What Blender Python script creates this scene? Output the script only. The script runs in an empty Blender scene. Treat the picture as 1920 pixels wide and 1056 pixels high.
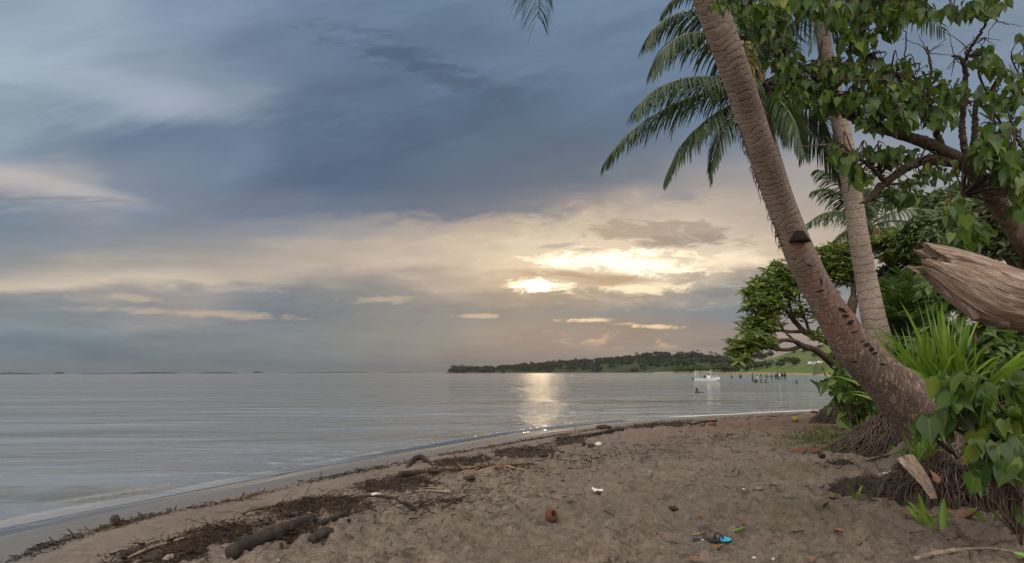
import bpy, math, random
import numpy as np
from mathutils import Vector, Matrix

random.seed(7)
RNG = np.random.default_rng(11)
SC = bpy.context.scene
COL = SC.collection
PI = math.pi

# ------------------------------------------------------------------ camera
F = 1280.0
CZ = 1.75
PITCH = math.atan(169.0 / F)
ROLL = math.radians(-0.25)
RM = (Matrix.Rotation(PI / 2 + PITCH, 3, 'X') @ Matrix.Rotation(ROLL, 3, 'Z'))
RMN = np.array(RM)
CAM = np.array([0.0, 0.0, CZ])


def ray(px, py):
    return RMN @ np.array([(px - 960.0) / F, (528.0 - py) / F, -1.0])


def P(px, py, Y):
    d = ray(px, py)
    return CAM + d * (Y / d[1])


cam_d = bpy.data.cameras.new('camera')
cam_d.sensor_width = 36.0
cam_d.lens = 36.0 * F / 1920.0
cam_d.clip_start = 0.05
cam_d.clip_end = 20000
cam = bpy.data.objects.new('camera', cam_d)
COL.objects.link(cam)
cam.matrix_world = Matrix.Translation(Vector(CAM)) @ RM.to_4x4()
SC.camera = cam


# ------------------------------------------------------------------ noise
def _hash(ix, iy, seed):
    h = (ix.astype(np.int64) * 374761393 + iy.astype(np.int64) * 668265263 + seed * 1442695041) & 0x7fffffff
    h = ((h ^ (h >> 13)) * 1274126177) & 0x7fffffff
    h = (h ^ (h >> 16)) & 0xffff
    return h / 65535.0


def vnoise(x, y, seed=0):
    x = np.asarray(x, float); y = np.asarray(y, float)
    ix = np.floor(x); iy = np.floor(y)
    fx = x - ix; fy = y - iy
    fx = fx * fx * (3 - 2 * fx); fy = fy * fy * (3 - 2 * fy)
    a = _hash(ix, iy, seed); b = _hash(ix + 1, iy, seed)
    c = _hash(ix, iy + 1, seed); d = _hash(ix + 1, iy + 1, seed)
    return (a * (1 - fx) + b * fx) * (1 - fy) + (c * (1 - fx) + d * fx) * fy


def fbm(x, y, oct=4, seed=0):
    s = 0.0; a = 0.5; t = 0.0
    for i in range(oct):
        s = s + a * vnoise(x, y, seed + i * 17); t += a
        x = x * 2.03 + 11.3; y = y * 2.03 + 5.7; a *= 0.5
    return s / t - 0.5


def sstep(a, b, x):
    t = np.clip((x - a) / (b - a), 0, 1)
    return t * t * (3 - 2 * t)


# ------------------------------------------------------------------ mesh builder
class MB:
    def __init__(s):
        s.v = []; s.f = []; s.n = 0; s.rnd = []; s.tl = []; s.has_uv = False; s.ta = []

    def add(s, v, faces, rnd=0.5, tl=0.0, ta=0.0, mi=0):
        v = np.asarray(v, float).reshape(-1, 3); k = len(v)
        s.v.append(v)
        s.rnd.append(np.broadcast_to(np.asarray(rnd, float), (k,)))
        s.tl.append(np.broadcast_to(np.asarray(tl, float), (k,)))
        s.ta.append(np.broadcast_to(np.asarray(ta, float), (k,)))
        for f in (faces if isinstance(faces, list) else [faces]):
            f = np.asarray(f, np.int64)
            if f.size:
                s.f.append((f + s.n, mi))
        s.n += k

    def build(s, name, mats, parent=None, smooth=True, local=None):
        me = bpy.data.meshes.new(name)
        v = np.concatenate(s.v)
        if local is not None:
            v = v - np.asarray(local)
        me.vertices.add(len(v)); me.vertices.foreach_set('co', v.astype(np.float32).ravel())
        loops = np.concatenate([f.ravel() for f, m in s.f])
        tot = np.concatenate([np.full(len(f), f.shape[1]) for f, m in s.f])
        mi = np.concatenate([np.full(len(f), m) for f, m in s.f])
        st = np.concatenate([[0], np.cumsum(tot)[:-1]])
        me.loops.add(len(loops)); me.loops.foreach_set('vertex_index', loops.astype(np.int32))
        me.polygons.add(len(tot)); me.polygons.foreach_set('loop_start', st.astype(np.int32))
        me.polygons.foreach_set('material_index', mi.astype(np.int32))
        me.polygons.foreach_set('use_smooth', np.full(len(tot), smooth))
        for nm, arr in (('rnd', s.rnd), ('tl', s.tl), ('ta', s.ta)):
            a = me.attributes.new(nm, 'FLOAT', 'POINT')
            a.data.foreach_set('value', np.concatenate(arr).astype(np.float32))
        me.update(calc_edges=True); me.validate()
        for m in (mats if isinstance(mats, (list, tuple)) else [mats]):
            me.materials.append(m)
        o = bpy.data.objects.new(name, me)
        COL.objects.link(o)
        if parent is not None:
            o.parent = parent
        return o


def catmull(pts, n):
    """smooth a polyline (rows of any width) to n rows"""
    p = np.asarray(pts, float)
    if len(p) < 3:
        t = np.linspace(0, 1, n)[:, None]
        return p[0] * (1 - t) + p[-1] * t
    q = np.vstack([2 * p[0] - p[1], p, 2 * p[-1] - p[-2]])
    seg = np.linalg.norm(np.diff(p[:, :3], axis=0), axis=1)
    cum = np.concatenate([[0], np.cumsum(seg)])
    u = np.linspace(0, cum[-1], n)
    i = np.clip(np.searchsorted(cum, u, side='right') - 1, 0, len(p) - 2)
    t = ((u - cum[i]) / np.maximum(seg[i], 1e-9))[:, None]
    a, b, c, d = q[i], q[i + 1], q[i + 2], q[i + 3]
    return 0.5 * ((2 * b) + (c - a) * t + (2 * a - 5 * b + 4 * c - d) * t * t + (3 * b - a - 3 * c + d) * t ** 3)


def frames(p):
    t = np.gradient(p, axis=0); t /= np.linalg.norm(t, axis=1)[:, None] + 1e-12
    n = np.zeros_like(p)
    ref = np.array([0, 0, 1.0]) if abs(t[0][2]) < 0.9 else np.array([1.0, 0, 0])
    x = np.cross(t[0], ref); x /= np.linalg.norm(x)
    for i in range(len(p)):
        x = x - t[i] * np.dot(x, t[i]); x /= np.linalg.norm(x) + 1e-12
        n[i] = x
    return t, n, np.cross(t, n)


def tube(mb, pts, rad, segs=8, n=None, rnd=0.5, disp=None, mi=0, cap=True, smooth=True):
    """tapered tube; disp(len, ang, radius) -> radius"""
    pts = np.asarray(pts, float); rad = np.broadcast_to(np.asarray(rad, float), (len(pts),))
    if n:
        q = catmull(np.column_stack([pts, rad]), n); pts, rad = q[:, :3], np.maximum(q[:, 3], 1e-4)
    t, a, b = frames(pts)
    L = np.concatenate([[0], np.cumsum(np.linalg.norm(np.diff(pts, axis=0), axis=1))])
    k = len(pts)
    ang = np.linspace(0, 2 * PI, segs, endpoint=False)
    LL, AA = np.meshgrid(L, ang, indexing='ij')
    R = np.repeat(rad[:, None], segs, 1)
    if disp is not None:
        R = disp(LL, AA, R)
    V = pts[:, None, :] + R[..., None] * (np.cos(AA)[..., None] * a[:, None, :] + np.sin(AA)[..., None] * b[:, None, :])
    i = np.arange(k - 1)[:, None] * segs; j = np.arange(segs)[None, :]; j2 = (j + 1) % segs
    q = np.stack([i + j, i + j2, i + segs + j2, i + segs + j], -1).reshape(-1, 4)
    fs = [q]
    V = V.reshape(-1, 3); tl = LL.ravel(); ta = AA.ravel()
    if cap:
        nv = len(V)
        V = np.vstack([V, pts[0], pts[-1]]); tl = np.append(tl, [L[0], L[-1]]); ta = np.append(ta, [0, 0])
        jj = np.arange(segs); j3 = (jj + 1) % segs
        fs.append(np.stack([np.full(segs, nv), j3, jj], -1))
        o = (k - 1) * segs
        fs.append(np.stack([np.full(segs, nv + 1), o + jj, o + j3], -1))
    mb.add(V, fs, rnd=rnd, tl=tl, ta=ta, mi=mi)


def unit(v):
    return v / (np.linalg.norm(v, axis=-1, keepdims=True) + 1e-12)


def inst(mb, tv, tf, pos, tip, nrm, scale, rnd, mi=0):
    """many copies of a leaf template (tip along +y, face along +z)"""
    pos = np.asarray(pos, float); m = len(pos)
    y = unit(np.asarray(tip, float)); z = np.asarray(nrm, float)
    z = unit(z - y * np.sum(z * y, 1, keepdims=True)); x = np.cross(y, z)
    sc = np.asarray(scale, float)
    if sc.ndim == 1:
        sc = np.repeat(sc[:, None], 3, 1)
    tvs = tv[None] * sc[:, None, :]
    V = pos[:, None] + tvs[..., 0:1] * x[:, None] + tvs[..., 1:2] * y[:, None] + tvs[..., 2:3] * z[:, None]
    k = len(tv)
    fs = [(np.arange(m)[:, None, None] * k + f[None]).reshape(-1, f.shape[1]) for f in tf]
    mb.add(V.reshape(-1, 3), fs, rnd=np.repeat(rnd, k), tl=np.tile(tv[:, 1], m), ta=np.tile(tv[:, 0], m), mi=mi)


def strip_leaf(ys, ws, fold=0.15, droop=0.2, notch=None):
    """a leaf from a midrib and two edges"""
    ys = np.array(ys, float); ws = np.array(ws, float); k = len(ys)
    ey = ys.copy()
    if notch:
        ey[0] -= notch
    mid = np.column_stack([0 * ys, ys, -droop * ys ** 2])
    l = np.column_stack([-ws, ey, -droop * ys ** 2 + fold * ws])
    r = np.column_stack([ws, ey, -droop * ys ** 2 + fold * ws])
    v = np.vstack([mid, l, r]); i = np.arange(k - 1)
    return v, [np.vstack([np.stack([i, i + 1, k + i + 1, k + i], -1), np.stack([i + 1, i, 2 * k + i, 2 * k + i + 1], -1)])]


HEART = strip_leaf([0, .16, .40, .62, .82, 1.0], [.26, .47, .46, .31, .13, .005], .22, .28, .14)
OVAL = strip_leaf([0, .2, .5, .75, 1.0], [.02, .13, .21, .17, .01], .3, .22)
LANCE = strip_leaf([0, .25, .55, .8, 1.0], [.02, .10, .14, .09, .005], .3, .30)
CHIP = (np.array([[-.35, 0, 0], [.35, .1, .1], [.3, .9, -.1], [-.3, 1, .05]]), [np.array([[0, 1, 2, 3]])])


# ------------------------------------------------------------------ tagging
def tag(o, label=None, cat=None, group=None, kind=None):
    if label: o['label'] = label
    if cat: o['category'] = cat
    if group: o['group'] = group
    if kind: o['kind'] = kind
    return o


def empty(name, loc, label, cat, group=None):
    o = bpy.data.objects.new(name, None); COL.objects.link(o)
    o.location = tuple(loc); o.empty_display_size = 0.2
    return tag(o, label, cat, group)


def dup(root, loc, rz=0.0, s=1.0, label=None):
    r = root.copy(); COL.objects.link(r); r.location = tuple(loc); r.rotation_euler = (0, 0, rz); r.scale = (s, s, s)
    if label: r['label'] = label
    for ch in list(root.children):
        c = ch.copy(); COL.objects.link(c); c.parent = r
        for g in list(ch.children):
            d = g.copy(); COL.objects.link(d); d.parent = c
    return r


# ------------------------------------------------------------------ node expressions
class X:
    """a socket (or number) one can compute with"""
    nt = None

    def __init__(s, sock): s.s = sock

    @staticmethod
    def put(node, i, val):
        if isinstance(val, X): X.nt.links.new(val.s, node.inputs[i])
        else: node.inputs[i].default_value = val

    @staticmethod
    def math(op, *a, clamp=False):
        n = X.nt.nodes.new('ShaderNodeMath'); n.operation = op; n.use_clamp = clamp
        for i, v in enumerate(a): X.put(n, i, v)
        return X(n.outputs[0])

    def __add__(s, o): return X.math('ADD', s, o)
    __radd__ = __add__
    def __sub__(s, o): return X.math('SUBTRACT', s, o)
    def __rsub__(s, o): return X.math('SUBTRACT', o, s)
    def __mul__(s, o): return X.math('MULTIPLY', s, o)
    __rmul__ = __mul__
    def __truediv__(s, o): return X.math('DIVIDE', s, o)
    def __rtruediv__(s, o): return X.math('DIVIDE', o, s)


def n_new(t, **kw):
    n = X.nt.nodes.new(t)
    for k, v in kw.items(): setattr(n, k, v)
    return n


def smooth(x, a, b, lo=0.0, hi=1.0):
    n = n_new('ShaderNodeMapRange', interpolation_type='SMOOTHSTEP')
    for i, v in enumerate((x, a, b, lo, hi)): X.put(n, i, v)
    return X(n.outputs[0])


def comb(x, y, z=0.0):
    n = n_new('ShaderNodeCombineXYZ')
    for i, v in enumerate((x, y, z)): X.put(n, i, v)
    return X(n.outputs[0])


def sep(v):
    n = n_new('ShaderNodeSeparateXYZ'); X.put(n, 0, v)
    return [X(o) for o in n.outputs]


def noise(vec, scale=1.0, detail=4.0, rough=0.5, dist=0.0):
    n = n_new('ShaderNodeTexNoise')
    if vec is not None: X.nt.links.new(vec.s, n.inputs['Vector'])
    n.inputs['Scale'].default_value = scale; n.inputs['Detail'].default_value = detail
    n.inputs['Roughness'].default_value = rough; n.inputs['Distortion'].default_value = dist
    return X(n.outputs['Fac'])


def voronoi(vec, scale, feature='F1'):
    n = n_new('ShaderNodeTexVoronoi', feature=feature)
    X.nt.links.new(vec.s, n.inputs['Vector']); n.inputs['Scale'].default_value = scale
    return X(n.outputs['Distance'])


def col(c):
    return (c[0], c[1], c[2], 1.0)


def mix(f, a, b, blend='MIX'):
    n = n_new('ShaderNodeMix', data_type='RGBA', blend_type=blend)
    X.put(n, 0, f)
    for i, v in ((6, a), (7, b)):
        X.put(n, i, v if isinstance(v, X) else col(v))
    return X(n.outputs[2])


def ramp(x, stops, interp='EASE'):
    n = n_new('ShaderNodeValToRGB'); cr = n.color_ramp; cr.interpolation = interp
    X.put(n, 0, x)
    while len(cr.elements) < len(stops): cr.elements.new(0.5)
    for e, (p, c) in zip(cr.elements, sorted(stops, key=lambda q: q[0])):
        e.position = p; e.color = col(c) if hasattr(c, '__len__') else (c, c, c, 1)
    return X(n.outputs[0])


def attr(name):
    n = n_new('ShaderNodeAttribute', attribute_name=name)
    return X(n.outputs['Fac'])


def geo(name='Position'):
    return X(n_new('ShaderNodeNewGeometry').outputs[name])


def objco():
    return X(n_new('ShaderNodeTexCoord').outputs['Object'])


def vscale(v, sx, sy, sz):
    n = n_new('ShaderNodeMapping'); X.put(n, 0, v); n.inputs['Scale'].default_value = (sx, sy, sz)
    return X(n.outputs[0])


def bump(h, strength=0.5, dist=0.01, normal=None):
    n = n_new('ShaderNodeBump'); n.inputs['Strength'].default_value = strength; n.inputs['Distance'].default_value = dist
    X.put(n, n.inputs.find('Height'), h)
    if isinstance(strength, X): X.put(n, 0, strength)
    if normal is not None: X.put(n, n.inputs.find('Normal'), normal)
    return X(n.outputs[0])


MATS = {}


def material(name, fn):
    m = bpy.data.materials.new(name); m.use_nodes = True
    nt = m.node_tree; nt.nodes.clear(); X.nt = nt
    out = nt.nodes.new('ShaderNodeOutputMaterial')
    sh = fn()
    nt.links.new(sh.s, out.inputs['Surface'])
    MATS[name] = m
    return m


def bsdf(color, rough=0.8, normal=None, spec=0.3, metal=0.0):
    n = n_new('ShaderNodeBsdfPrincipled')
    X.put(n, n.inputs.find('Base Color'), color if isinstance(color, X) else col(color))
    X.put(n, n.inputs.find('Roughness'), rough)
    X.put(n, n.inputs.find('Specular IOR Level'), spec)
    X.put(n, n.inputs.find('Metallic'), metal)
    if normal is not None: X.put(n, n.inputs.find('Normal'), normal)
    return X(n.outputs[0])


def mixsh(f, a, b):
    n = n_new('ShaderNodeMixShader'); X.put(n, 0, f)
    X.nt.links.new(a.s, n.inputs[1]); X.nt.links.new(b.s, n.inputs[2])
    return X(n.outputs[0])


def leaf_mat(name, c0, c1, c2, rough=0.45, trans=0.28, tcol=None, spec=0.35, patch=2.0):
    def fn():
        r = attr('rnd')
        c = ramp(r, [(0.0, c0), (0.55, c1), (1.0, c2)], 'LINEAR')
        w = noise(geo(), patch, 2, 0.5)
        c = mix(smooth(w, .35, .65), c, mix(0.45, c, c0))
        ax = X.math('ABSOLUTE', attr('ta'))
        c = mix(smooth(ax, .035, .0) * 0.5, c, c2)
        v = noise(geo(), 60, 2, 0.5)
        a = bsdf(c, rough, bump(v, 0.25, 0.004), spec)
        t = n_new('ShaderNodeBsdfTranslucent')
        X.put(t, 0, mix(0.6, c, tcol or c2))
        return mixsh(trans, a, X(t.outputs[0]))
    return material(name, fn)


def bark_mat(name, c0, c1, c2, scale=18, stretch=(1, 1, .25), bstr=0.7, bd=0.012, lichen=None):
    def fn():
        o = geo()
        v = vscale(o, *stretch)
        n1 = noise(v, scale, 6, 0.65, 0.6); n2 = noise(o, 4, 3, 0.5); n3 = noise(o, 90, 3, 0.6)
        c = ramp(n1, [(.28, c0), (.5, c1), (.75, c2)], 'LINEAR')
        c = mix(smooth(n2, .35, .7) * .5, c, c0)
        if lichen:
            c = mix(smooth(noise(o, 14, 3, .6), .60, .68) * .6, c, lichen)
        return bsdf(c, .9, bump(n1 + n3 * .3, bstr, bd), .15)
    return material(name, fn)


# ------------------------------------------------------------------ materials
leaf_mat('heart_leaf', (.024, .052, .014), (.058, .110, .020), (.21, .25, .045), .42, .40, (.16, .26, .03), .4)
leaf_mat('shrub_leaf', (.036, .066, .015), (.080, .140, .024), (.17, .23, .042), .42, .30, (.10, .19, .03), .4)
leaf_mat('lily_leaf', (.055, .115, .012), (.135, .235, .022), (.24, .34, .045), .35, .38, (.22, .36, .04), .4)
leaf_mat('rosette_leaf', (.060, .085, .018), (.125, .165, .032), (.22, .25, .055), .45, .35, (.15, .22, .04), .35)
leaf_mat('frond_leaf', (.018, .038, .016), (.042, .072, .026), (.11, .125, .050), .45, .25, (.10, .14, .03), .35)
leaf_mat('dead_frond_leaf', (.06, .04, .02), (.13, .10, .045), (.24, .20, .09), .7, .25, (.2, .15, .06), .2)
leaf_mat('tree_leaf', (.040, .058, .020), (.080, .105, .034), (.15, .175, .060), .5, .28, (.10, .15, .04), .3)
leaf_mat('far_leaf', (.018, .021, .013), (.034, .039, .023), (.062, .066, .038), .7, .2, None, .1, .05)
leaf_mat('far_bush_leaf', (.028, .040, .016), (.050, .068, .026), (.085, .105, .042), .7, .2, None, .1, .1)
leaf_mat('grass_leaf', (.04, .06, .015), (.09, .11, .03), (.16, .17, .05), .6, .3, None, .2)
leaf_mat('dry_leaf', (.11, .055, .03), (.21, .105, .06), (.30, .165, .10), .6, .12, None, .3, 12)
leaf_mat('brown_leaf', (.08, .05, .03), (.14, .09, .055), (.22, .15, .10), .7, .1, None, .2, 12)
leaf_mat('green_leaf', (.10, .22, .03), (.16, .33, .05), (.25, .42, .08), .5, .2, None, .3, 12)
leaf_mat('flower_petal', (.55, .52, .5), (.7, .68, .66), (.8, .78, .76), .5, .3)
bark_mat('hibiscus_bark', (.042, .029, .022), (.115, .082, .064), (.25, .19, .155), 22, (1, 1, .5), .9, .015)
bark_mat('twig_bark', (.035, .024, .018), (.075, .053, .04), (.13, .095, .07), 40)
bark_mat('pale_bark', (.10, .075, .06), (.19, .145, .12), (.30, .24, .20), 14, (1, 1, .5))
bark_mat('root_bark', (.035, .025, .020), (.095, .070, .056), (.21, .16, .13), 30)
bark_mat('root_core', (.016, .011, .009), (.042, .029, .021), (.085, .06, .045), 40)
bark_mat('wet_log', (.016, .012, .011), (.040, .030, .025), (.095, .075, .062), 16, (.5, .5, .5), 1.0, .012)
bark_mat('debris', (.018, .012, .009), (.048, .032, .023), (.12, .085, .06), 30)
bark_mat('pale_stick', (.13, .10, .075), (.22, .175, .135), (.32, .26, .20), 30)
bark_mat('husk', (.07, .032, .020), (.13, .060, .038), (.20, .10, .065), 40)
bark_mat('green_coconut', (.15, .13, .03), (.25, .21, .05), (.32, .28, .08), 5)
bark_mat('pink_coconut', (.16, .085, .06), (.24, .13, .10), (.30, .18, .14), 8)
bark_mat('stone', (.10, .085, .07), (.20, .17, .145), (.33, .29, .25), 9)
bark_mat('dark_stone', (.02, .014, .012), (.05, .036, .03), (.10, .075, .062), 20)
bark_mat('white_stone', (.35, .31, .28), (.50, .46, .42), (.62, .58, .54), 9)
bark_mat('post_wood', (.018, .014, .012), (.04, .03, .025), (.07, .055, .045), 6)


def palm_fn():
    """ring scarred grey brown palm bark, fissured and lichen spotted towards its foot; tl = metres from the foot"""
    tl = attr('tl'); ta = attr('ta'); o = geo()
    wob = noise(o, 5, 3, .5)
    s = tl * 17.0 + wob * 3.4 + noise(o, 1.6, 2, .5) * 4.0
    saw = X.math('FRACT', s)
    ring = smooth(saw, .0, .16) * smooth(saw, 1.0, .80)
    ring = 1.0 - (1.0 - ring) * smooth(tl, 1.6, 2.8)
    fine = noise(vscale(o, 1, 1, 2.2), 55, 5, .65)
    big = noise(o, 3.2, 4, .55)
    c = ramp(fine, [(.27, (.125, .090, .073)), (.5, (.27, .205, .168)), (.74, (.43, .35, .295))], 'LINEAR')
    c = mix(smooth(big, .35, .68) * .5, c, (.12, .088, .072))
    c = mix((1.0 - ring) * smooth(noise(o, 7, 3, .6), .36, .66) * .45, c, (.075, .056, .046))
    c = mix(smooth(noise(vscale(o, 1, 1, .5), 9, 5, .65), .5, .66) * .35, c, (.36, .32, .285))
    spk = smooth(noise(vscale(o, 1, 1, 1.6), 70, 2, .5), .66, .72)
    c = mix(spk * .7, c, (.42, .38, .34))
    foot = smooth(tl, 3.6, 1.6)
    crack = voronoi(vscale(o, 1.0, 1.0, .30), 16)
    fis = smooth(noise(vscale(o, 1.6, 1.6, .35), 26, 5, .7, .8), .40, .60)
    c = mix(foot * fis * .65, c, (.33, .225, .175))
    c = mix(foot * (1.0 - fis) * .75, c, (.070, .046, .036))
    red = smooth(tl, 1.9, 2.3) * smooth(tl, 3.5, 2.9) * smooth(noise(o, 6, 4, .6), .42, .62)
    c = mix(red * .40, c, (.32, .115, .08))
    lich = smooth(tl, 1.35, .7) * smooth(noise(o, 17, 4, .6), .56, .64)
    c = mix(lich * .75, c, (.48, .46, .42))
    moss = smooth(tl, 2.3, 1.0) * smooth(noise(o, 4, 4, .6), .52, .66)
    c = mix(moss * .4, c, (.09, .095, .06))
    h = ring * .6 + fine * .5 - spk * .2 + foot * fis * 1.2
    return bsdf(c, .88, bump(h, .9, .012), .2)


material('palm_bark', palm_fn)


def palm2_fn():
    tl = attr('tl'); o = geo()
    wob = noise(o, 3, 3, .5)
    saw = X.math('FRACT', tl * 6.5 + wob * 1.4)
    ring = smooth(saw, .0, .10) * smooth(saw, 1.0, .90)
    fine = noise(vscale(o, 1, 1, 1.4), 38, 5, .65)
    c = ramp(fine, [(.27, (.115, .086, .072)), (.5, (.245, .192, .163)), (.74, (.39, .325, .285))], 'LINEAR')
    c = mix((1.0 - ring) * .5, c, (.075, .056, .047))
    c = mix(smooth(noise(o, 2.2, 4, .6), .42, .68) * .4, c, (.11, .085, .07))
    return bsdf(c, .88, bump(ring * .6 + fine * .5, .8, .012), .2)


material('pale_palm_bark', palm2_fn)
material('rachis', lambda: bsdf(ramp(attr('rnd'), [(0, (.09, .10, .03)), (.6, (.16, .15, .05)), (1, (.30, .24, .08))]), .55, None, .3))


def driftwood_fn():
    tl = attr('tl'); ta = attr('ta'); o = geo()
    gr = comb(X.math('COSINE', ta) * 1.0, X.math('SINE', ta) * 1.0, tl * 1.3)
    g = noise(gr, 9, 6, .62, .8)
    g2 = noise(comb(X.math('COSINE', ta), X.math('SINE', ta), tl * .55), 26, 4, .6)
    b = noise(comb(X.math('COSINE', ta), X.math('SINE', ta), tl * 3.0), 2.4, 4, .6)
    c = ramp(g, [(.27, (.085, .052, .036)), (.42, (.23, .155, .115)), (.58, (.33, .25, .20)), (.76, (.54, .46, .40))], 'LINEAR')
    c = mix(smooth(b, .48, .65) * .5, c, (.15, .082, .055))
    c = mix(smooth(g2, .42, .32) * .7, c, (.045, .030, .023))
    c = mix(smooth(noise(o, 30, 5, .7), .58, .72) * .5, c, (.40, .36, .33))
    return bsdf(c, .85, bump(g + g2 * .7 + noise(o, 45, 4, .7) * .4, .9, .016), .2)


material('driftwood', driftwood_fn)


def sand_fn():
    o = geo(); x, y, z = sep(o)
    sd = attr('sd')
    n1 = noise(o, 1.3, 5, .6); n2 = noise(o, 7, 5, .6); n3 = noise(o, 60, 4, .6); n4 = noise(o, 260, 2, .5)
    c = ramp(n1 * .5 + n2 * .5, [(.32, (.097, .071, .053)), (.5, (.162, .123, .096)), (.68, (.230, .181, .144))], 'LINEAR')
    grain = smooth(n4, .3, .75)
    c = mix(grain * .30, c, (.27, .225, .185))
    c = mix(smooth(noise(o, 110, 3, .7), .55, .66) * .6, c, (.045, .032, .025))
    c = mix(smooth(noise(o, 75, 3, .7), .62, .68) * .5, c, (.33, .28, .235))
    c = mix(smooth(n3, .54, .68) * .65, c, (.050, .036, .028))
    c = mix(smooth(noise(o, 22, 5, .7), .52, .64) * .6, c, (.058, .042, .032))
    c = mix(smooth(noise(o, 9, 5, .7), .54, .66) * .4, c, (.070, .050, .038))
    c = mix(smooth(noise(o, 34, 4, .7), .60, .68) * .4, c, (.30, .245, .20))
    litter = smooth(noise(vscale(o, 1, 1, 1), 2.6, 6, .72), .53, .66) * smooth(sd, 1.4, 2.4)
    c = mix(litter * .72, c, (.048, .034, .026))
    mossy = smooth(noise(o, 1.1, 4, .6), .50, .66) * smooth(sd, 6.0, 8.5)
    c = mix(mossy * .35, c, (.11, .105, .05))
    red = smooth(y, 13.0, 18.0) * smooth(sd, 3.0, 5.0)
    c = mix(red * .4, c, (.20, .105, .072))
    soil = smooth(attr('bank'), .15, .6)
    c = mix(soil * .8, c, mix(n2, (.05, .028, .018), (.15, .085, .055)))
    edge = noise(o, 2.2, 3, .5)
    zz = z + (edge - .5) * .03
    wet = smooth(zz, .135, .085)
    c = mix(wet, c, mix(n2, (.078, .066, .057), (.100, .085, .073)))
    rough = .93 - wet * .55
    film = smooth(zz, .035, .012)
    rough = rough - film * .30
    h = n3 * .5 + n4 * .35 + n2 * .6
    b = bump(h * (1.0 - wet * .95), 1.0, .022)
    return bsdf(c, rough, b, .25 + wet * .35)


material('sand', sand_fn)


def water_fn():
    o = geo(); x, y, z = sep(o)
    calm = attr('calm')          # 0 in the wash film, 1 in open water
    dep = attr('dep')
    patch = noise(vscale(o, .016, .05, 1), 1.0, 4, .55)
    pw = smooth(patch, .34, .62, .35, 1.0)
    a = noise(vscale(o, .55, 2.1, 1), 1.0, 3, .55, .5)
    b = noise(vscale(o, 2.2, 7.0, 1), 1.0, 3, .6, .4)
    w = noise(vscale(o, .10, .42, 1), 1.0, 2, .5, .2)
    f = noise(vscale(o, 6.0, 15.0, 1), 1.0, 2, .6, .3)
    w2 = noise(vscale(o, .045, .21, 1), 1.0, 2, .5, .3)
    h = (w2 * 7.0 + w * 6.0 + a * 1.5 + b * .40 + f * .10) * calm * pw
    nrm = bump(h, 1.0, .13)
    fr = n_new('ShaderNodeFresnel'); fr.inputs['IOR'].default_value = 1.333
    X.put(fr, fr.inputs.find('Normal'), nrm)
    gl = n_new('ShaderNodeBsdfGlossy')
    X.put(gl, gl.inputs.find('Color'), (1.0, .985, .96, 1))
    X.put(gl, gl.inputs.find('Roughness'), .045 + smooth(y, 20.0, 200.0) * .06)
    X.put(gl, gl.inputs.find('Normal'), nrm)
    tr = n_new('ShaderNodeBsdfTransparent')
    X.put(tr, 0, mix(smooth(dep, .0, .3), (.97, .97, .95), (.70, .78, .74)))
    df = n_new('ShaderNodeBsdfDiffuse')
    X.put(df, 0, mix(smooth(dep, .22, .04), mix(smooth(x, 10.0, 60.0) * smooth(y, 20.0, 60.0), (.105, .110, .108), (.07, .125, .125)), (.095, .095, .090)))
    body = mixsh(smooth(dep, .0, .09), X(tr.outputs[0]), X(df.outputs[0]))
    return mixsh(X.math('MULTIPLY_ADD', X(fr.outputs[0]), .72, .28), body, X(gl.outputs[0]))


material('water', water_fn)


def hill_fn():
    o = geo(); x, y, z = sep(o)
    n1 = noise(o, .05, 5, .6); n2 = noise(o, .35, 5, .65); st = noise(vscale(o, .02, .02, .5), 1, 3, .6)
    c = ramp(n1 * .5 + n2 * .5, [(.32, (.045, .062, .022)), (.5, (.085, .105, .035)), (.68, (.15, .145, .06))], 'LINEAR')
    c = mix(smooth(z, 2.6, 1.6), c, mix(n2, (.06, .11, .02), (.10, .155, .035)))
    c = mix(smooth(z + (n2 - .5) * .4, .85, .60), c, mix(n2, (.22, .12, .085), (.34, .20, .15)))
    return bsdf(c, .95, bump(n2, .6, .5), .1)


material('hill', hill_fn)
material('woodland_floor', lambda: bsdf(mix(smooth(sep(geo())[2] + noise(geo(), .1) * 1.0, 1.3, .9), ramp(noise(geo(), .05, 5), [(.3, (.018, .026, .012)), (.7, (.04, .055, .022))]), (.12, .085, .065)), .95, None, .1))
material('islet', lambda: bsdf((.02, .024, .022), .95, None, .1))
material('white_paint', lambda: bsdf(mix(noise(objco(), 3, 3), (.48, .48, .47), (.62, .62, .60)), .4, None, .4))
material('dark_trim', lambda: bsdf((.03, .03, .035), .6, None, .3))
material('tinted_glass', lambda: bsdf((.02, .025, .03), .1, None, .5))
material('skin', lambda: bsdf((.05, .032, .024), .7, None, .2))
material('dark_cloth', lambda: bsdf((.025, .025, .03), .9, None, .1))
material('pale_cloth', lambda: bsdf((.45, .44, .42), .9, None, .1))
material('black_foam', lambda: bsdf(mix(smooth(noise(objco(), 40, 3), .5, .7), (.014, .015, .018), (.05, .045, .04)), .7, bump(noise(objco(), 200, 2), .4, .002), .3))
material('blue_foam', lambda: bsdf(mix(smooth(noise(objco(), 60, 3), .55, .75), (.03, .36, .56), (.10, .34, .45)), .6, bump(noise(objco(), 200, 2), .4, .002), .3))
material('white_print', lambda: bsdf((.5, .5, .5), .6, None, .3))
material('white_plastic', lambda: bsdf(mix(noise(objco(), 25, 4), (.45, .42, .39), (.72, .70, .67)), .45, bump(noise(objco(), 60, 4), .8, .006), .4))
material('scar_wood', lambda: bsdf(mix(noise(geo(), 45, 4, .6), (.008, .006, .005), (.045, .032, .026)), .95, bump(noise(geo(), 60, 4), .8, .01), .1))
M = MATS

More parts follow.
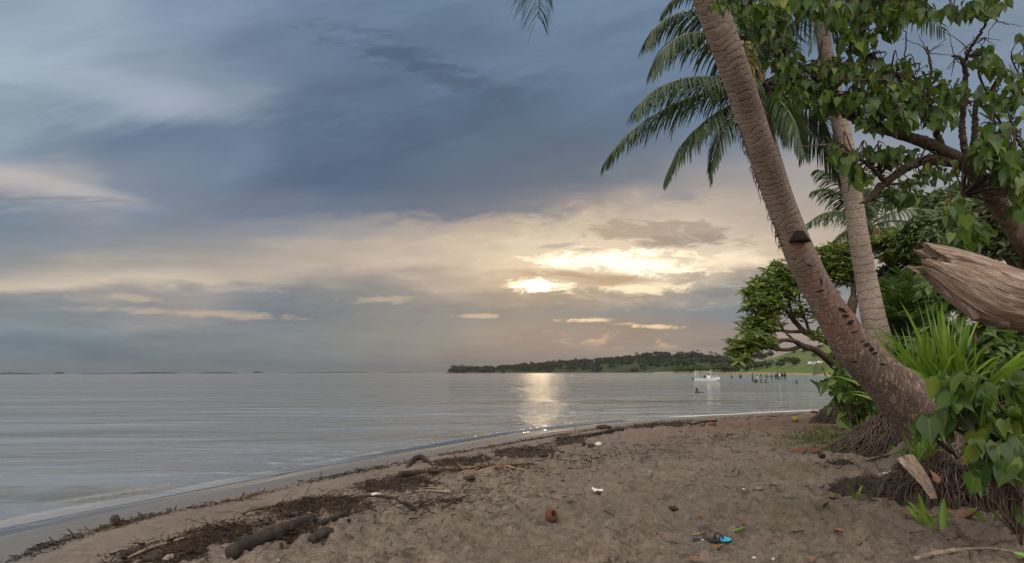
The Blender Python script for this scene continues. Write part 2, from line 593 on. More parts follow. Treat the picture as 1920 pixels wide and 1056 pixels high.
# ------------------------------------------------------------------ terrain
edge_px = [(-160, 1075), (0, 1006), (200, 962), (440, 915), (640, 875), (800, 846), (980, 814), (1100, 800), (1200, 790), (1300, 783), (1400, 777.5), (1480, 773.5), (1560, 770)]
shore = []
for px, py in edge_px:
    d = ray(px, py); t = -CZ / d[2]
    shore.append((d[0] * t, d[1] * t))
s0 = np.array(shore[0])
SHORE = np.array([(-160, -260), (-50, -70), (-18, -14), (-10.5, -1.5)] + shore + [(23, 38.5), (40, 46), (75, 56), (160, 80), (420, 120)])


def shore_dist(x, y):
    x = np.asarray(x, float); y = np.asarray(y, float)
    best = np.full(x.shape, 1e18); sg = np.ones(x.shape)
    for (ax, ay), (bx, by) in zip(SHORE[:-1], SHORE[1:]):
        dx, dy = bx - ax, by - ay
        t = np.clip(((x - ax) * dx + (y - ay) * dy) / (dx * dx + dy * dy), 0, 1)
        d2 = (x - ax - t * dx) ** 2 + (y - ay - t * dy) ** 2
        cr = dx * (y - ay) - dy * (x - ax)
        m = d2 < best
        best = np.where(m, d2, best); sg = np.where(m, np.where(cr > 0, -1.0, 1.0), sg)
    return np.sqrt(best) * sg


def bank_start(y):
    return np.interp(y, [0, 7.4, 8.6, 10.3, 11.5, 13, 16, 18.5, 30, 60], [9.9, 9.9, 8.9, 8.9, 9.4, 9.1, 9.0, 8.6, 8.6, 9.5])


PITS = [(RNG.uniform(-4, 7), RNG.uniform(2.2, 16), RNG.uniform(.07, .16), RNG.uniform(.5, 1.6), RNG.uniform(0, PI)) for _ in range(420)]


def height(x, y, fine=True):
    x = np.asarray(x, float); y = np.asarray(y, float)
    d = shore_dist(x, y)
    up = 0.52 * (1 - np.exp(-np.maximum(d, 0) / 4.6)) + .02 * fbm(x * .4, y * .4, 3, 3) * sstep(.5, 3, d)
    dn = np.maximum(0.075 * d, -3.0)
    h = np.where(d > 0, up, dn)
    bs = bank_start(y)
    b = d - bs + 0.5 * fbm(x * .45, y * .45, 3, 9)
    h = h + 0.85 * sstep(0, 1.3, b) + 0.16 * np.clip(b - 1.3, 0, 18) * sstep(0, 3, b - 1.0)
    if fine:
        a = sstep(1.3, 4.0, d) * sstep(60, 25, np.hypot(x, y))
        f1 = fbm(x * 1.7, y * 1.7, 3, 21); f2 = fbm(x * 5.5, y * 5.5, 3, 33); f3 = fbm(x * 16, y * 16, 2, 5)
        f4 = np.abs(fbm(x * 9 + 3, y * 9, 3, 91))
        h = h + a * (.085 * f1 + .125 * f2 + .085 * f3 - .06 * f4)
        lit = sstep(.02, .16, fbm(x * 2.6 + 31, y * 2.6, 4, 77)) * sstep(1.4, 2.4, d)
        h = h + .022 * lit * sstep(-.1, .3, f2 + f3)
        for (qx, qy, qr, st, th) in PITS:
            m = (np.abs(x - qx) < .5) & (np.abs(y - qy) < .5)
            if not m.any(): continue
            ux = (x[m] - qx) * math.cos(th) + (y[m] - qy) * math.sin(th); uy = -(x[m] - qx) * math.sin(th) + (y[m] - qy) * math.cos(th)
            rr = (ux / (qr * st)) ** 2 + (uy / qr) ** 2
            h[m] += a[m] * (-.058 * np.exp(-rr * 1.3) + .026 * np.exp(-(np.sqrt(rr) - 1.25) ** 2 * 6))
    return h


def G(px, py):
    """where the ray through a point of the view meets the sand"""
    d = ray(px, py)
    t = np.exp(np.linspace(math.log(1.2), math.log(90), 700))
    x = d[0] * t; y = d[1] * t; z = CZ + d[2] * t
    g = height(x, y) - z
    i = np.argmax(g > 0)
    if i == 0: i = len(t) - 1
    f = g[i - 1] / (g[i - 1] - g[i])
    tt = t[i - 1] + (t[i] - t[i - 1]) * f
    return CAM + d * tt


def HZ(x, y):
    return float(height(np.array([x]), np.array([y]))[0])


def polar(th, r):
    T, R = np.meshgrid(th, r, indexing='ij')
    x = np.sin(T) * R; y = np.cos(T) * R
    m, k = T.shape
    i = np.arange(m)[:, None] * k; j = np.arange(k - 1)[None, :]
    i2 = (np.arange(m)[:, None] + 1) % m * k
    q = np.stack([i + j, i2 + j, i2 + j + 1, i + j + 1], -1).reshape(-1, 4)
    return x, y, q


def ground_mesh(name, th, r, zf, mat, attrs):
    x, y, q = polar(th, r)
    z = zf(x, y)
    mb = MB()
    mb.add(np.stack([x, y, z], -1).reshape(-1, 3), q)
    nv = mb.n
    c = np.array([[0, 0, float(z[:, 0].mean())]])
    ring = np.arange(len(th)) * len(r)
    mb.v[0] = np.vstack([mb.v[0], c]); mb.rnd[0] = np.zeros(nv + 1); mb.tl[0] = np.zeros(nv + 1); mb.ta[0] = np.zeros(nv + 1)
    mb.f.append((np.stack([np.full(len(th), nv), np.roll(ring, -1), ring], -1), 0))
    o = mb.build(name, mat)
    for k, fn in attrs.items():
        v = fn(x, y).ravel(); v = np.append(v, v[0])
        a = o.data.attributes.new(k, 'FLOAT', 'POINT'); a.data.foreach_set('value', v.astype(np.float32))
    # faces must look up
    return o


th_front = np.radians(np.linspace(-46, 46, 560))
th_back = np.radians(np.linspace(46, 314, 90))[1:-1]
TH = np.concatenate([th_front, th_back])
r_sand = np.concatenate([np.exp(np.linspace(math.log(.6), math.log(60), 520)), np.exp(np.linspace(math.log(63), math.log(4300), 46))])
sand = ground_mesh('beach', TH, r_sand, lambda x, y: height(x, y), M['sand'], {
    'sd': shore_dist, 'bank': lambda x, y: shore_dist(x, y) - bank_start(y)})
tag(sand, kind='structure')


def water_z(x, y):
    d = shore_dist(x, y)
    w = fbm(x * .16, y * .16, 3, 51)
    w2 = fbm(x * .8, y * .8, 2, 57)
    u = -d
    def crest(at, wid, amp):
        t = (u - at - w * 1.3 - w2 * .12) / wid
        return amp * np.exp(-np.where(t < 0, (t * 1.7) ** 2, t ** 2))
    z = crest(.50, .06, .009) + crest(1.05, .16, .012) * (0.6 + w * 1.6) + crest(1.7, .22, .015) * (.6 - w * 1.4) + crest(2.7, .40, .012) * (.6 + w2) + crest(4.0, .55, .015) * (.5 - w) + crest(5.8, .8, .016) * (.5 + w)
    z = np.maximum(z, 0)
    sw = fbm(x * .35, y * .9, 3, 61) * .03 * sstep(1.5, 5, u) * sstep(90, 30, np.hypot(x, y))
    return (z + sw) * sstep(.08, .40, u) + 0.0


r_water = np.concatenate([np.exp(np.linspace(math.log(2.0), math.log(90), 560)), np.exp(np.linspace(math.log(93), math.log(4300), 50))])
water = ground_mesh('sea_water', TH, r_water, water_z, M['water'], {
    'calm': lambda x, y: sstep(.30, .9, -shore_dist(x, y)), 'dep': lambda x, y: np.maximum(-height(x, y, False), 0)})
tag(water, kind='structure')
# ------------------------------------------------------------------ sky and sun
SUN_D = unit(ray(1012, 533))
SUN_EL = math.asin(SUN_D[2]); SUN_AZ = math.atan2(SUN_D[0], SUN_D[1])
world = bpy.data.worlds.new('World'); SC.world = world; world.use_nodes = True
nt = world.node_tree; nt.nodes.clear(); X.nt = nt


def lin(r, g, b):
    return tuple(((c / 255) / 12.92 if c <= 10 else ((c / 255 + .055) / 1.055) ** 2.4) for c in (r, g, b))


def sky_ab(px, py):
    d = ray(px, py)
    return math.atan2(d[0], d[1]), d[2] / max(d[1], .25)


out = nt.nodes.new('ShaderNodeOutputWorld'); bg = nt.nodes.new('ShaderNodeBackground')
nt.links.new(bg.outputs[0], out.inputs[0]); bg.inputs['Strength'].default_value = 0.1
dirv = X(n_new('ShaderNodeTexCoord').outputs['Generated'])
dx, dy, dz = sep(dirv)
az = X.math('ARCTAN2', dx, dy)
dyc = X.math('MAXIMUM', dy, .25)
bb = dz / dyc
# cloud sheet coordinates (a flat layer overhead, so streaks run towards the horizon)
zz = X.math('MAXIMUM', dz, 0.0) + .075
cu = comb(dx / zz, dy / zz, 0.0)
n_big = noise(vscale(cu, .42, .30, 1), 1.0, 5, .55, .4)
n_mid = noise(vscale(cu, 1.3, .8, 1), 1.0, 6, .6, .3)
n_low = noise(comb(az * 5.0, bb * 26.0, 3.0), 1.0, 6, .60, .3)      # flat bars low over the sea
n_puf = noise(comb(az * 16.0, bb * 34.0, 7.0), 1.0, 7, .62, .2)
n_rag = noise(comb(az * 20.0, bb * 58.0, 5.0), 1.0, 9, .66, .6)
n_dia = noise(vscale(comb(az * .94 + bb * .34, bb * .94 - az * .34, 1.0), 3.0, 15.0, 1), 1.0, 6, .6, .5)
azw = az + (n_big - .5) * .16 + (n_low - .5) * .08
bw = bb + (n_mid - .5) * .040 + (n_low - .5) * .035 + (n_big - .5) * .05 + (n_dia - .5) * .10 * smooth(bb, .10, .25) + (n_rag - .5) * .022
A0, A1 = -.72, .72
ROWS = [
    (5, [(0, 150, 162, 182), (180, 158, 168, 190), (330, 135, 147, 172), (560, 110, 128, 155), (800, 106, 127, 153), (1100, 110, 130, 156), (1500, 116, 132, 158), (1900, 130, 142, 160)]),
    (110, [(0, 164, 178, 194), (130, 160, 172, 190), (300, 142, 153, 175), (480, 112, 128, 155), (640, 100, 120, 147), (850, 97, 118, 145), (1100, 104, 124, 150), (1500, 112, 128, 154), (1900, 126, 138, 158)]),
    (190, [(0, 142, 156, 172), (140, 146, 158, 176), (300, 156, 165, 184), (430, 142, 152, 172), (560, 100, 118, 145), (800, 83, 106, 135), (960, 76, 101, 128), (1150, 93, 114, 141), (1500, 112, 128, 154), (1900, 124, 138, 160)]),
    (262, [(0, 140, 150, 166), (90, 124, 138, 158), (230, 108, 124, 150), (400, 112, 126, 152), (560, 86, 106, 135), (760, 78, 99, 129), (1000, 77, 99, 127), (1150, 88, 107, 134), (1330, 112, 125, 148), (1560, 140, 146, 160), (1900, 130, 142, 162)]),
    (335, [(0, 184, 178, 179), (110, 166, 163, 170), (220, 130, 139, 158), (400, 111, 123, 148), (560, 84, 102, 132), (720, 78, 98, 128), (900, 79, 99, 127), (1080, 88, 105, 129), (1200, 112, 121, 137), (1330, 150, 146, 149), (1560, 170, 161, 159), (1900, 140, 148, 164)]),
    (392, [(0, 124, 135, 152), (180, 140, 144, 157), (300, 122, 131, 150), (500, 108, 119, 144), (650, 98, 112, 137), (780, 92, 107, 131), (900, 98, 110, 131), (1000, 110, 118, 133), (1100, 146, 142, 144), (1200, 180, 167, 156), (1300, 196, 179, 162), (1420, 186, 171, 159), (1560, 178, 166, 158), (1900, 150, 150, 160)]),
    (425, [(0, 124, 134, 150), (200, 134, 139, 152), (350, 130, 135, 150), (500, 136, 138, 150), (650, 150, 147, 150), (800, 166, 156, 151), (900, 178, 166, 155), (1000, 194, 178, 160), (1150, 208, 189, 164), (1300, 208, 189, 165), (1450, 192, 175, 158), (1900, 155, 152, 158)]),
    (455, [(0, 136, 141, 152), (200, 142, 144, 152), (420, 152, 150, 154), (560, 174, 164, 157), (760, 190, 175, 160), (900, 200, 183, 163), (1000, 212, 195, 170), (1180, 226, 206, 176), (1350, 220, 200, 174), (1450, 208, 186, 162), (1600, 190, 172, 158), (1900, 160, 155, 158)]),
    (494, [(0, 152, 150, 153), (140, 172, 164, 158), (330, 176, 167, 159), (520, 186, 172, 160), (740, 196, 179, 162), (900, 198, 181, 162), (1000, 222, 201, 168), (1180, 236, 218, 186), (1400, 228, 208, 176), (1480, 210, 186, 158), (1700, 185, 168, 155)]),
    (528, [(0, 196, 181, 163), (170, 203, 188, 168), (330, 206, 190, 169), (470, 190, 177, 161), (580, 156, 153, 150), (700, 150, 147, 146), (860, 170, 158, 148), (1000, 196, 176, 149), (1180, 204, 186, 158), (1320, 176, 164, 152), (1460, 160, 152, 148), (1700, 165, 155, 150)]),
    (556, [(0, 140, 142, 147), (170, 170, 163, 157), (330, 160, 156, 154), (500, 126, 134, 144), (680, 132, 136, 140), (860, 146, 144, 142), (1000, 158, 150, 140), (1180, 152, 146, 138), (1320, 132, 135, 141), (1460, 134, 136, 142), (1700, 145, 142, 145)]),
    (588, [(0, 130, 138, 147), (180, 136, 140, 147), (340, 150, 148, 148), (500, 118, 128, 140), (760, 126, 132, 138), (950, 126, 131, 136), (1150, 122, 129, 136), (1320, 118, 127, 139), (1500, 124, 129, 140), (1700, 138, 138, 142)]),
    (635, [(0, 119, 131, 144), (300, 121, 132, 142), (520, 125, 133, 140), (760, 132, 136, 138), (980, 136, 135, 134), (1160, 146, 140, 134), (1360, 150, 141, 135), (1500, 168, 148, 134), (1700, 150, 142, 138)]),
    (682, [(0, 120, 131, 142), (300, 124, 133, 142), (600, 126, 133, 139), (850, 134, 133, 132), (1050, 140, 136, 133), (1250, 148, 141, 136), (1500, 158, 146, 138), (1700, 150, 140, 136)]),
]


def cool(r, g, b):
    m = (r + g + b) / 3
    if r > b: return (m + (r - m) * .80, m + (g - m) * .8, m + (b - m) * .80)
    return (r - 3, g + 1, b)


acc = None; prevb = None
aw = (azw - A0) / (A1 - A0)
for py, stops in ROWS:
    _, b0 = sky_ab(960, py)
    st = [((sky_ab(px, py)[0] - A0) / (A1 - A0), lin(*cool(r, g, b))) for px, r, g, b in stops]
    rc = ramp(aw, st, 'EASE')
    acc = rc if acc is None else mix(smooth(bw, prevb, b0), acc, rc)
    prevb = b0


def blob(px, py, rx, ry, w=None, rot=0.0, soft=.55, thr=.5, amp=1.6):
    """a patch of sky around a direction: 1 inside, ragged by cloud noise at the rim"""
    a0, b0 = sky_ab(px, py)
    u = (az - a0) * (F / rx); v = (bb - b0) * (F / ry)
    if rot:
        c, s = math.cos(rot), math.sin(rot); k = rx / ry
        u, v = u * c + v * (s / k), v * c - u * (s * k)
    r = X.math('SQRT', u * u + v * v)
    if w is not None: r = r + (w - thr) * amp
    return smooth(r, 1.0, 1.0 - soft)


# fine cloud texture everywhere
tex = (n_mid - .5) * .30 + (n_dia - .5) * smooth(bb, .12, .25) * .60 + (n_low - .5) * smooth(bb, .30, .10) * .85 + (n_puf - .5) * smooth(bb, .26, .12) * .20 + (n_rag - .5) * .14
acc = mix(1.0, acc, comb(1.0 + tex, 1.0 + tex * .96, 1.0 + tex * .84), 'MULTIPLY')
# pale high streaks and dark wisps
acc = mix(blob(150, 150, 330, 52, n_mid, -.30, .95, .5, 1.2) * .45, acc, lin(172, 184, 200))
acc = mix(blob(100, 352, 190, 26, n_mid, -.30, .9, .5, 1.2) * .6, acc, lin(190, 183, 182))
acc = mix(blob(800, 125, 260, 40, n_rag, -.36, .95, .5, 3.2) * .8, acc, lin(72, 95, 120))
acc = mix(blob(1290, 375, 40, 22, n_puf, 0, .8, .5, 2.2) * .5, acc, lin(142, 140, 145))
# the bright break in the cloud round the sun
acc = mix(blob(1180, 480, 380, 110, n_rag, 0, 1.0, .5, 2.2) * .60, acc, (.78, .66, .50))
glow = blob(1165, 492, 200, 34, n_rag, 0, .75, .5, 3.4)
acc = mix(glow, acc, (1.55, 1.32, 1.0))
acc = mix(blob(1370, 490, 110, 28, n_rag, 0, .9, .5, 3.0) * .75, acc, (1.05, .86, .62))
acc = mix(blob(1190, 540, 110, 15, n_rag, 0, .8, .5, 3.2) * .9, acc, (1.15, .95, .66))
acc = mix(blob(120, 345, 150, 20, n_rag, -.30, .9, .5, 2.2) * .4, acc, lin(196, 188, 186))
for q_ in ((100, 372, 90, 5, .0), (190, 378, 60, 4, .05), (1290, 372, 60, 16, 0), (890, 412, 40, 8, .2), (1040, 462, 50, 7, .1), (1100, 468, 50, 5, 0)):
    acc = mix(blob(q_[0], q_[1], q_[2], q_[3], n_rag, q_[4], .8, .5, 3.6) * .5, acc, lin(128, 130, 140))
# dark bars in front of it
acc = mix(blob(1230, 436, 170, 30, n_rag, -.06, .7, .52, 4.0) * .8, acc, lin(160, 146, 136))
acc = mix(blob(1290, 452, 110, 16, n_rag, 0, .8, .5, 3.2) * .6, acc, lin(150, 138, 131))
acc = mix(blob(1085, 517, 140, 14, n_rag, -.08, .7, .5, 3.2) * .9, acc, lin(172, 152, 130))
acc = mix(blob(1140, 527, 80, 15, n_rag, 0, .8, .5, 3.2) * .8, acc, lin(178, 158, 136))
# thin lit edges low down
bars = smooth(n_low * .5 + n_rag * .5, .51, .60) * blob(1200, 634, 360, 30, n_low, 0, .9, .5, .8)
acc = mix(bars * .75, acc, lin(226, 190, 150))
acc = mix(blob(1100, 600, 60, 6, n_rag, 0, .9, .5, 3.4), acc, lin(250, 222, 180))
acc = mix(blob(1220, 612, 70, 6, n_rag, -.06, .9, .5, 3.4), acc, lin(245, 214, 172))
acc = mix(blob(885, 593, 60, 5, n_rag, 0, .9, .5, 3.4) * .8, acc, lin(200, 185, 165))
acc = mix(blob(360, 587, 190, 10, n_rag, -.06, .9, .5, 3.4) * .7, acc, lin(196, 178, 160))
acc = mix(blob(240, 560, 80, 11, n_rag, -.06, .9, .5, 3.4) * .6, acc, lin(205, 188, 165))
acc = mix(blob(720, 562, 110, 10, n_rag, .04, .9, .5, 3.4) * .6, acc, lin(196, 180, 160))
# the sun itself, burning through
acc = mix(blob(1015, 536, 72, 17, n_rag, 0, .8, .5, 2.6), acc, (2.4, 1.95, 1.3))
acc = mix(blob(1010, 536, 40, 12, n_rag, 0, .8, .5, 2.0), acc, (9.0, 7.2, 4.4))
# unseen sky overhead and behind the camera, brightened to light the foreground
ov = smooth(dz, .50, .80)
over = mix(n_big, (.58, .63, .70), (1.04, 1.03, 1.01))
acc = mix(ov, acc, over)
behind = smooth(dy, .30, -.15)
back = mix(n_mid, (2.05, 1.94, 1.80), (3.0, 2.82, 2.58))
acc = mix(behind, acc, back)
# below the horizon: the far sea's grey
acc = mix(smooth(dz, .0, -.03), acc, (.12, .14, .15))
sky = n_new('ShaderNodeTexSky', sky_type='NISHITA', sun_disc=False, sun_elevation=SUN_EL, sun_rotation=SUN_AZ)
sky.air_density = 1.5; sky.dust_density = 3.0
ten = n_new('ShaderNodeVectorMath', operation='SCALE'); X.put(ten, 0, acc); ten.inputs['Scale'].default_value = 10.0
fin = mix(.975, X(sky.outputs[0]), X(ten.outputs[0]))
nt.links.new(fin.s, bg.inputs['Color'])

sun_l = bpy.data.lights.new('sun', 'SUN'); sun_l.energy = .024; sun_l.angle = math.radians(1.9); sun_l.color = (1.0, .74, .44)
sun = bpy.data.objects.new('sun', sun_l); COL.objects.link(sun)
sun.rotation_euler = Vector(SUN_D).to_track_quat('Z', 'Y').to_euler()
SC.view_settings.view_transform = 'Standard'; SC.view_settings.look = 'None'
SC.view_settings.exposure = 0.0; SC.view_settings.gamma = 1.0
SC.cycles.max_bounces = 8; SC.cycles.transparent_max_bounces = 12; SC.cycles.use_denoising = True
SC.cycles.caustics_reflective = False; SC.cycles.caustics_refractive = False
SC.cycles.sample_clamp_indirect = 4.0

# the humid air over the bay
hz = MB(); hx, hy0, hy1 = 4400, -4400, 4400
v = [(-hx, hy0, -4.2), (hx, hy0, -4.2), (hx, hy1, -4.2), (-hx, hy1, -4.2), (-hx, hy0, 60), (hx, hy0, 60), (hx, hy1, 60), (-hx, hy1, 60)]
hz.add(v, [np.array([[3, 2, 1, 0], [4, 5, 6, 7], [0, 1, 5, 4], [1, 2, 6, 5], [2, 3, 7, 6], [3, 0, 4, 7]])])
hm = bpy.data.materials.new('air'); hm.use_nodes = True; hm.node_tree.nodes.clear()
_o = hm.node_tree.nodes.new('ShaderNodeOutputMaterial'); _v = hm.node_tree.nodes.new('ShaderNodeVolumePrincipled')
_v.inputs['Color'].default_value = (.36, .36, .36, 1); _v.inputs['Density'].default_value = .00014; _v.inputs['Anisotropy'].default_value = .35
hm.node_tree.links.new(_v.outputs[0], _o.inputs['Volume'])
tag(hz.build('haze', hm, smooth=False), kind='stuff')
# ------------------------------------------------------------------ far shore
def rowx(px, Y):
    return float(P(px, 690, Y)[0])


def ridge_mesh(name, cols, mat, back=220, nv=26, seed=0, rough=.12):
    """cols: (px, shore depth, ridge depth, ridge height m)"""
    c = np.array(cols, float)
    pxs = np.linspace(c[0, 0], c[-1, 0], 260)
    ys = np.interp(pxs, c[:, 0], c[:, 1]); yr = np.interp(pxs, c[:, 0], c[:, 2]); hr = np.interp(pxs, c[:, 0], c[:, 3])
    tt = np.concatenate([[-.25, -.1, 0, .04, .1], np.linspace(.18, 1, nv), [1.3, 1.8, 2.6]])
    V = np.zeros((len(pxs), len(tt), 3))
    sl = np.array([ray(p, 690)[0] / ray(p, 690)[1] for p in pxs])
    for j, t in enumerate(tt):
        Y = ys + (yr - ys) * t
        x = sl * Y
        if t < 0: z = np.full(len(pxs), t * 6.0)
        else:
            prof = min(t, 1.0) ** 0.85 if t <= 1 else max(0.0, 1 - (t - 1) * .35)
            z = .9 * min(t * 12, 1) + hr * prof * (1 if t > .05 else t / .05)
            z = z + rough * hr * 2 * fbm(x * .03, Y * .03, 3, seed) * sstep(.05, .3, min(t, 1))
        V[:, j] = np.stack([x, Y, np.maximum(z, -2)], -1)
    k = len(tt); i = np.arange(len(pxs) - 1)[:, None] * k; j = np.arange(k - 1)[None]
    q = np.stack([i + j, i + k + j, i + k + j + 1, i + j + 1], -1).reshape(-1, 4)
    mb = MB(); mb.add(V.reshape(-1, 3), q)
    o = mb.build(name, mat); tag(o, kind='structure')
    def hz(px, t):
        a = np.interp(px, c[:, 0], c[:, 1]); b = np.interp(px, c[:, 0], c[:, 2])
        ii = np.interp(px, pxs, np.arange(len(pxs))); jj = np.interp(t, tt, np.arange(k))
        i0 = int(min(ii, len(pxs) - 2)); j0 = int(min(jj, k - 2)); fi = ii - i0; fj = jj - j0
        return (V[i0, j0] * (1 - fi) * (1 - fj) + V[i0 + 1, j0] * fi * (1 - fj) + V[i0, j0 + 1] * (1 - fi) * fj + V[i0 + 1, j0 + 1] * fi * fj)
    return o, hz


head, HH = ridge_mesh('headland', [(836, 905, 950, .3), (850, 895, 960, 2.8), (900, 870, 980, 3.4), (960, 820, 960, 6.0), (1030, 770, 930, 9.0), (1090, 720, 890, 12.0), (1150, 670, 850, 13.5), (1200, 630, 810, 16.5), (1255, 590, 780, 18.5), (1300, 560, 750, 16.0), (1340, 540, 720, 12.6), (1400, 520, 690, 9.0), (1470, 500, 660, 6.0), (1540, 490, 640, 4)], M['woodland_floor'], seed=4)
hill, HG = ridge_mesh('grass_hill', [(1225, 560, 620, .2), (1275, 510, 610, .8), (1330, 450, 580, 2.6), (1400, 390, 540, 5.0), (1440, 345, 500, 9.0), (1490, 285, 450, 13.5), (1550, 222, 400, 16.5), (1640, 190, 380, 19.0), (1800, 165, 360, 21), (2100, 150, 340, 22), (2500, 145, 330, 22)], M['hill'], seed=8, rough=.10)


def crown_pts(n, rx, ry, rz, rng, clumps=9, spread=.42):
    c = rng.normal(size=(clumps, 3)); c = unit(c) * rng.uniform(.35, .85, (clumps, 1))
    c[:, 2] = np.abs(c[:, 2]) * .9 - .12
    i = rng.integers(0, clumps, n)
    off = unit(rng.normal(size=(n, 3))) * (rng.uniform(0, 1, (n, 1)) ** .45) * spread
    p = c[i] + off
    nrm = unit(off + .25 * p + np.array([0, 0, .35]))
    return p * np.array([rx, ry, rz]), nrm


def clump_crown(mb, ctr, rx, ry, rz, n, size, rng, tmpl=OVAL, clumps=9, spread=.42, mi=0, droop=.3):
    p, nrm = crown_pts(n, rx, ry, rz, rng, clumps, spread)
    tip = unit(np.cross(nrm, unit(rng.normal(size=(n, 3)))) + nrm * .35 + np.array([0, 0, -droop]))
    inst(mb, tmpl[0], tmpl[1], p + np.asarray(ctr), tip, nrm + rng.normal(size=(n, 3)) * .35, size * rng.uniform(.6, 1.3, n), np.clip(rng.normal(.5, .25, n), 0, 1), mi)


FAT = strip_leaf([0, .3, .7, 1.0], [.1, .4, .36, .05], .25, .25)
# the wood on the headland reads as one mass
rng = np.random.default_rng(5)
mb = MB()
sil_n = 0
for k in range(760):
    px = rng.uniform(842, 1400); t = rng.uniform(.02, 1.02) if k % 3 else rng.uniform(.85, 1.05)
    if 1150 < px < 1215 and .15 < t < .42: continue
    if px > 1300 and t < .35: continue
    p = HH(px, t)
    h = rng.uniform(2.8, 5.2) * (1.0 if px > 900 else 1.15) * (1.5 if rng.uniform() < .12 else 1)
    w = h * rng.uniform(.55, .95)
    clump_crown(mb, p + np.array([0, 0, h * .55]), w, w, h * .55, 90, 1.25, rng, FAT, 7, .5)
forest = mb.build('woodland', M['far_leaf'], smooth=False); tag(forest, kind='stuff')

# palms standing out on its ridge
def far_palm_mesh(rng, h, n=13, L=2.6):
    t = MB(); tube(t, [(0, 0, -.5), (rng.uniform(-.3, .3), 0, h * .5), (rng.uniform(-.5, .5), 0, h)], [.26, .22, .20], 6, 7)
    top = np.array(t.v[0][-1]); c = MB()
    for i in range(n):
        a = i * 2.4 + rng.uniform(-.3, .3); e = rng.uniform(-.1, 1.1)
        d = np.array([math.cos(a) * math.cos(e), math.sin(a) * math.cos(e), math.sin(e)])
        s = np.linspace(0, 1, 6)[:, None] * L * rng.uniform(.8, 1.1)
        q = top + d * s + np.array([0, 0, -1]) * s ** 2 * .20
        sd = unit(np.cross(d, [0, 0, 1.0])) * np.interp(np.linspace(0, 1, 6), [0, .3, 1], [.15, .75, .08])[:, None]
        dn = np.array([0, 0, -.5]) * np.linalg.norm(sd, axis=1)[:, None]
        v = np.vstack([q, q + sd + dn, q - sd + dn]); i_ = np.arange(5)
        c.add(v, [np.vstack([np.stack([i_, i_ + 1, 7 + i_, 6 + i_], -1), np.stack([i_ + 1, i_, 12 + i_, 13 + i_], -1)])], rnd=rng.uniform(.1, .6))
    return t, c


fp = []
for k in range(3):
    t, c = far_palm_mesh(rng, 6.2 + .7 * k)
    e = empty('far_palm', (0, 0, 0), 'tiny dark coconut palm standing on the skyline of the wooded headland', 'palm tree', 'palms along the headland ridge')
    t.build('trunk', M['post_wood'], e); c.build('crown', M['far_leaf'], e, smooth=False)
    fp.append([e, False])
for k, px in enumerate([1193, 1216, 1241, 1247, 1281, 1309, 1313, 1333, 1336, 1344, 1352, 1364]):
    p = HH(px, rng.uniform(.85, 1.0)); s = rng.uniform(.75, 1.15)
    r = fp[k % 3]
    if not r[1]:
        r[0].location = tuple(p); r[0].scale = (s,) * 3; r[1] = True
    else:
        dup(r[0], p, rng.uniform(0, 6), s)


# bushes and trees along the grassy shore
def bush_thing(name, label, cat, group, loc, rx, rz, n, size, mat, rng, trunk=None, tmpl=FAT, clumps=9):
    e = empty(name, loc, label, cat, group)
    mb = MB(); clump_crown(mb, (0, 0, rz * .62), rx, rx, rz * .62, n, size, rng, tmpl, clumps)
    mb.build('crown', mat, e, smooth=False)
    t = MB(); th = trunk or rz * .5
    for j in range(3 if not trunk else 1):
        tube(t, [(0, 0, -.4), (rng.uniform(-.2, .2) * rx, rng.uniform(-.2, .2) * rx, th * .6), (rng.uniform(-.5, .5) * rx * .6, rng.uniform(-.3, .3) * rx, th * 1.1)], [.16, .12, .06], 6, 6)
    t.build('trunk' if trunk else 'stem', M['post_wood'], e)
    return e


bs = [bush_thing('shore_bush', 'rounded dark green bush along the foot of the grass hill by the bay', 'bush', 'bushes along the bay shore', (0, 0, 0), 3.4, 3.8, 260, 1.0, M['far_bush_leaf'], rng) for _ in range(4)]
used = [False] * 4
for k in range(46):
    px = rng.uniform(1262, 1500) if k < 34 else rng.uniform(1560, 1760)
    t = rng.uniform(.05, .16) if px < 1420 else rng.uniform(.16, .24)
    p = HG(px, t); s = rng.uniform(.6, 1.15) * (1.1 if px < 1450 else .8)
    j = k % 4
    if not used[j]:
        bs[j].location = tuple(p); bs[j].scale = (s,) * 3; used[j] = True
    else: dup(bs[j], p, rng.uniform(0, 6), s)
p = HG(1424, .80)
bush_thing('hilltop_tree', 'broad dark tree standing on the shoulder of the grass hill beside the hanging branch', 'tree', None, p, 6.0, 8.0, 700, 1.0, M['far_leaf'], rng, 3.5, FAT, 14)
p = HG(1448, .95)
bush_thing('hilltop_tree', 'smaller dark tree on the grass hill, next to the broad one', 'tree', None, p, 3.6, 5.0, 400, .9, M['far_leaf'], rng, 2.4, FAT, 10)
for k, (px, t) in enumerate([(1510, .62), (1528, .40), (1492, .72), (1475, .45), (1540, .7), (1552, .3)]):
    bush_thing('hill_shrub', 'little lone shrub on the open grass hillside', 'bush', 'shrubs scattered on the grass hill', HG(px, t), 1.6, 1.5, 120, .55, M['far_bush_leaf'], rng)

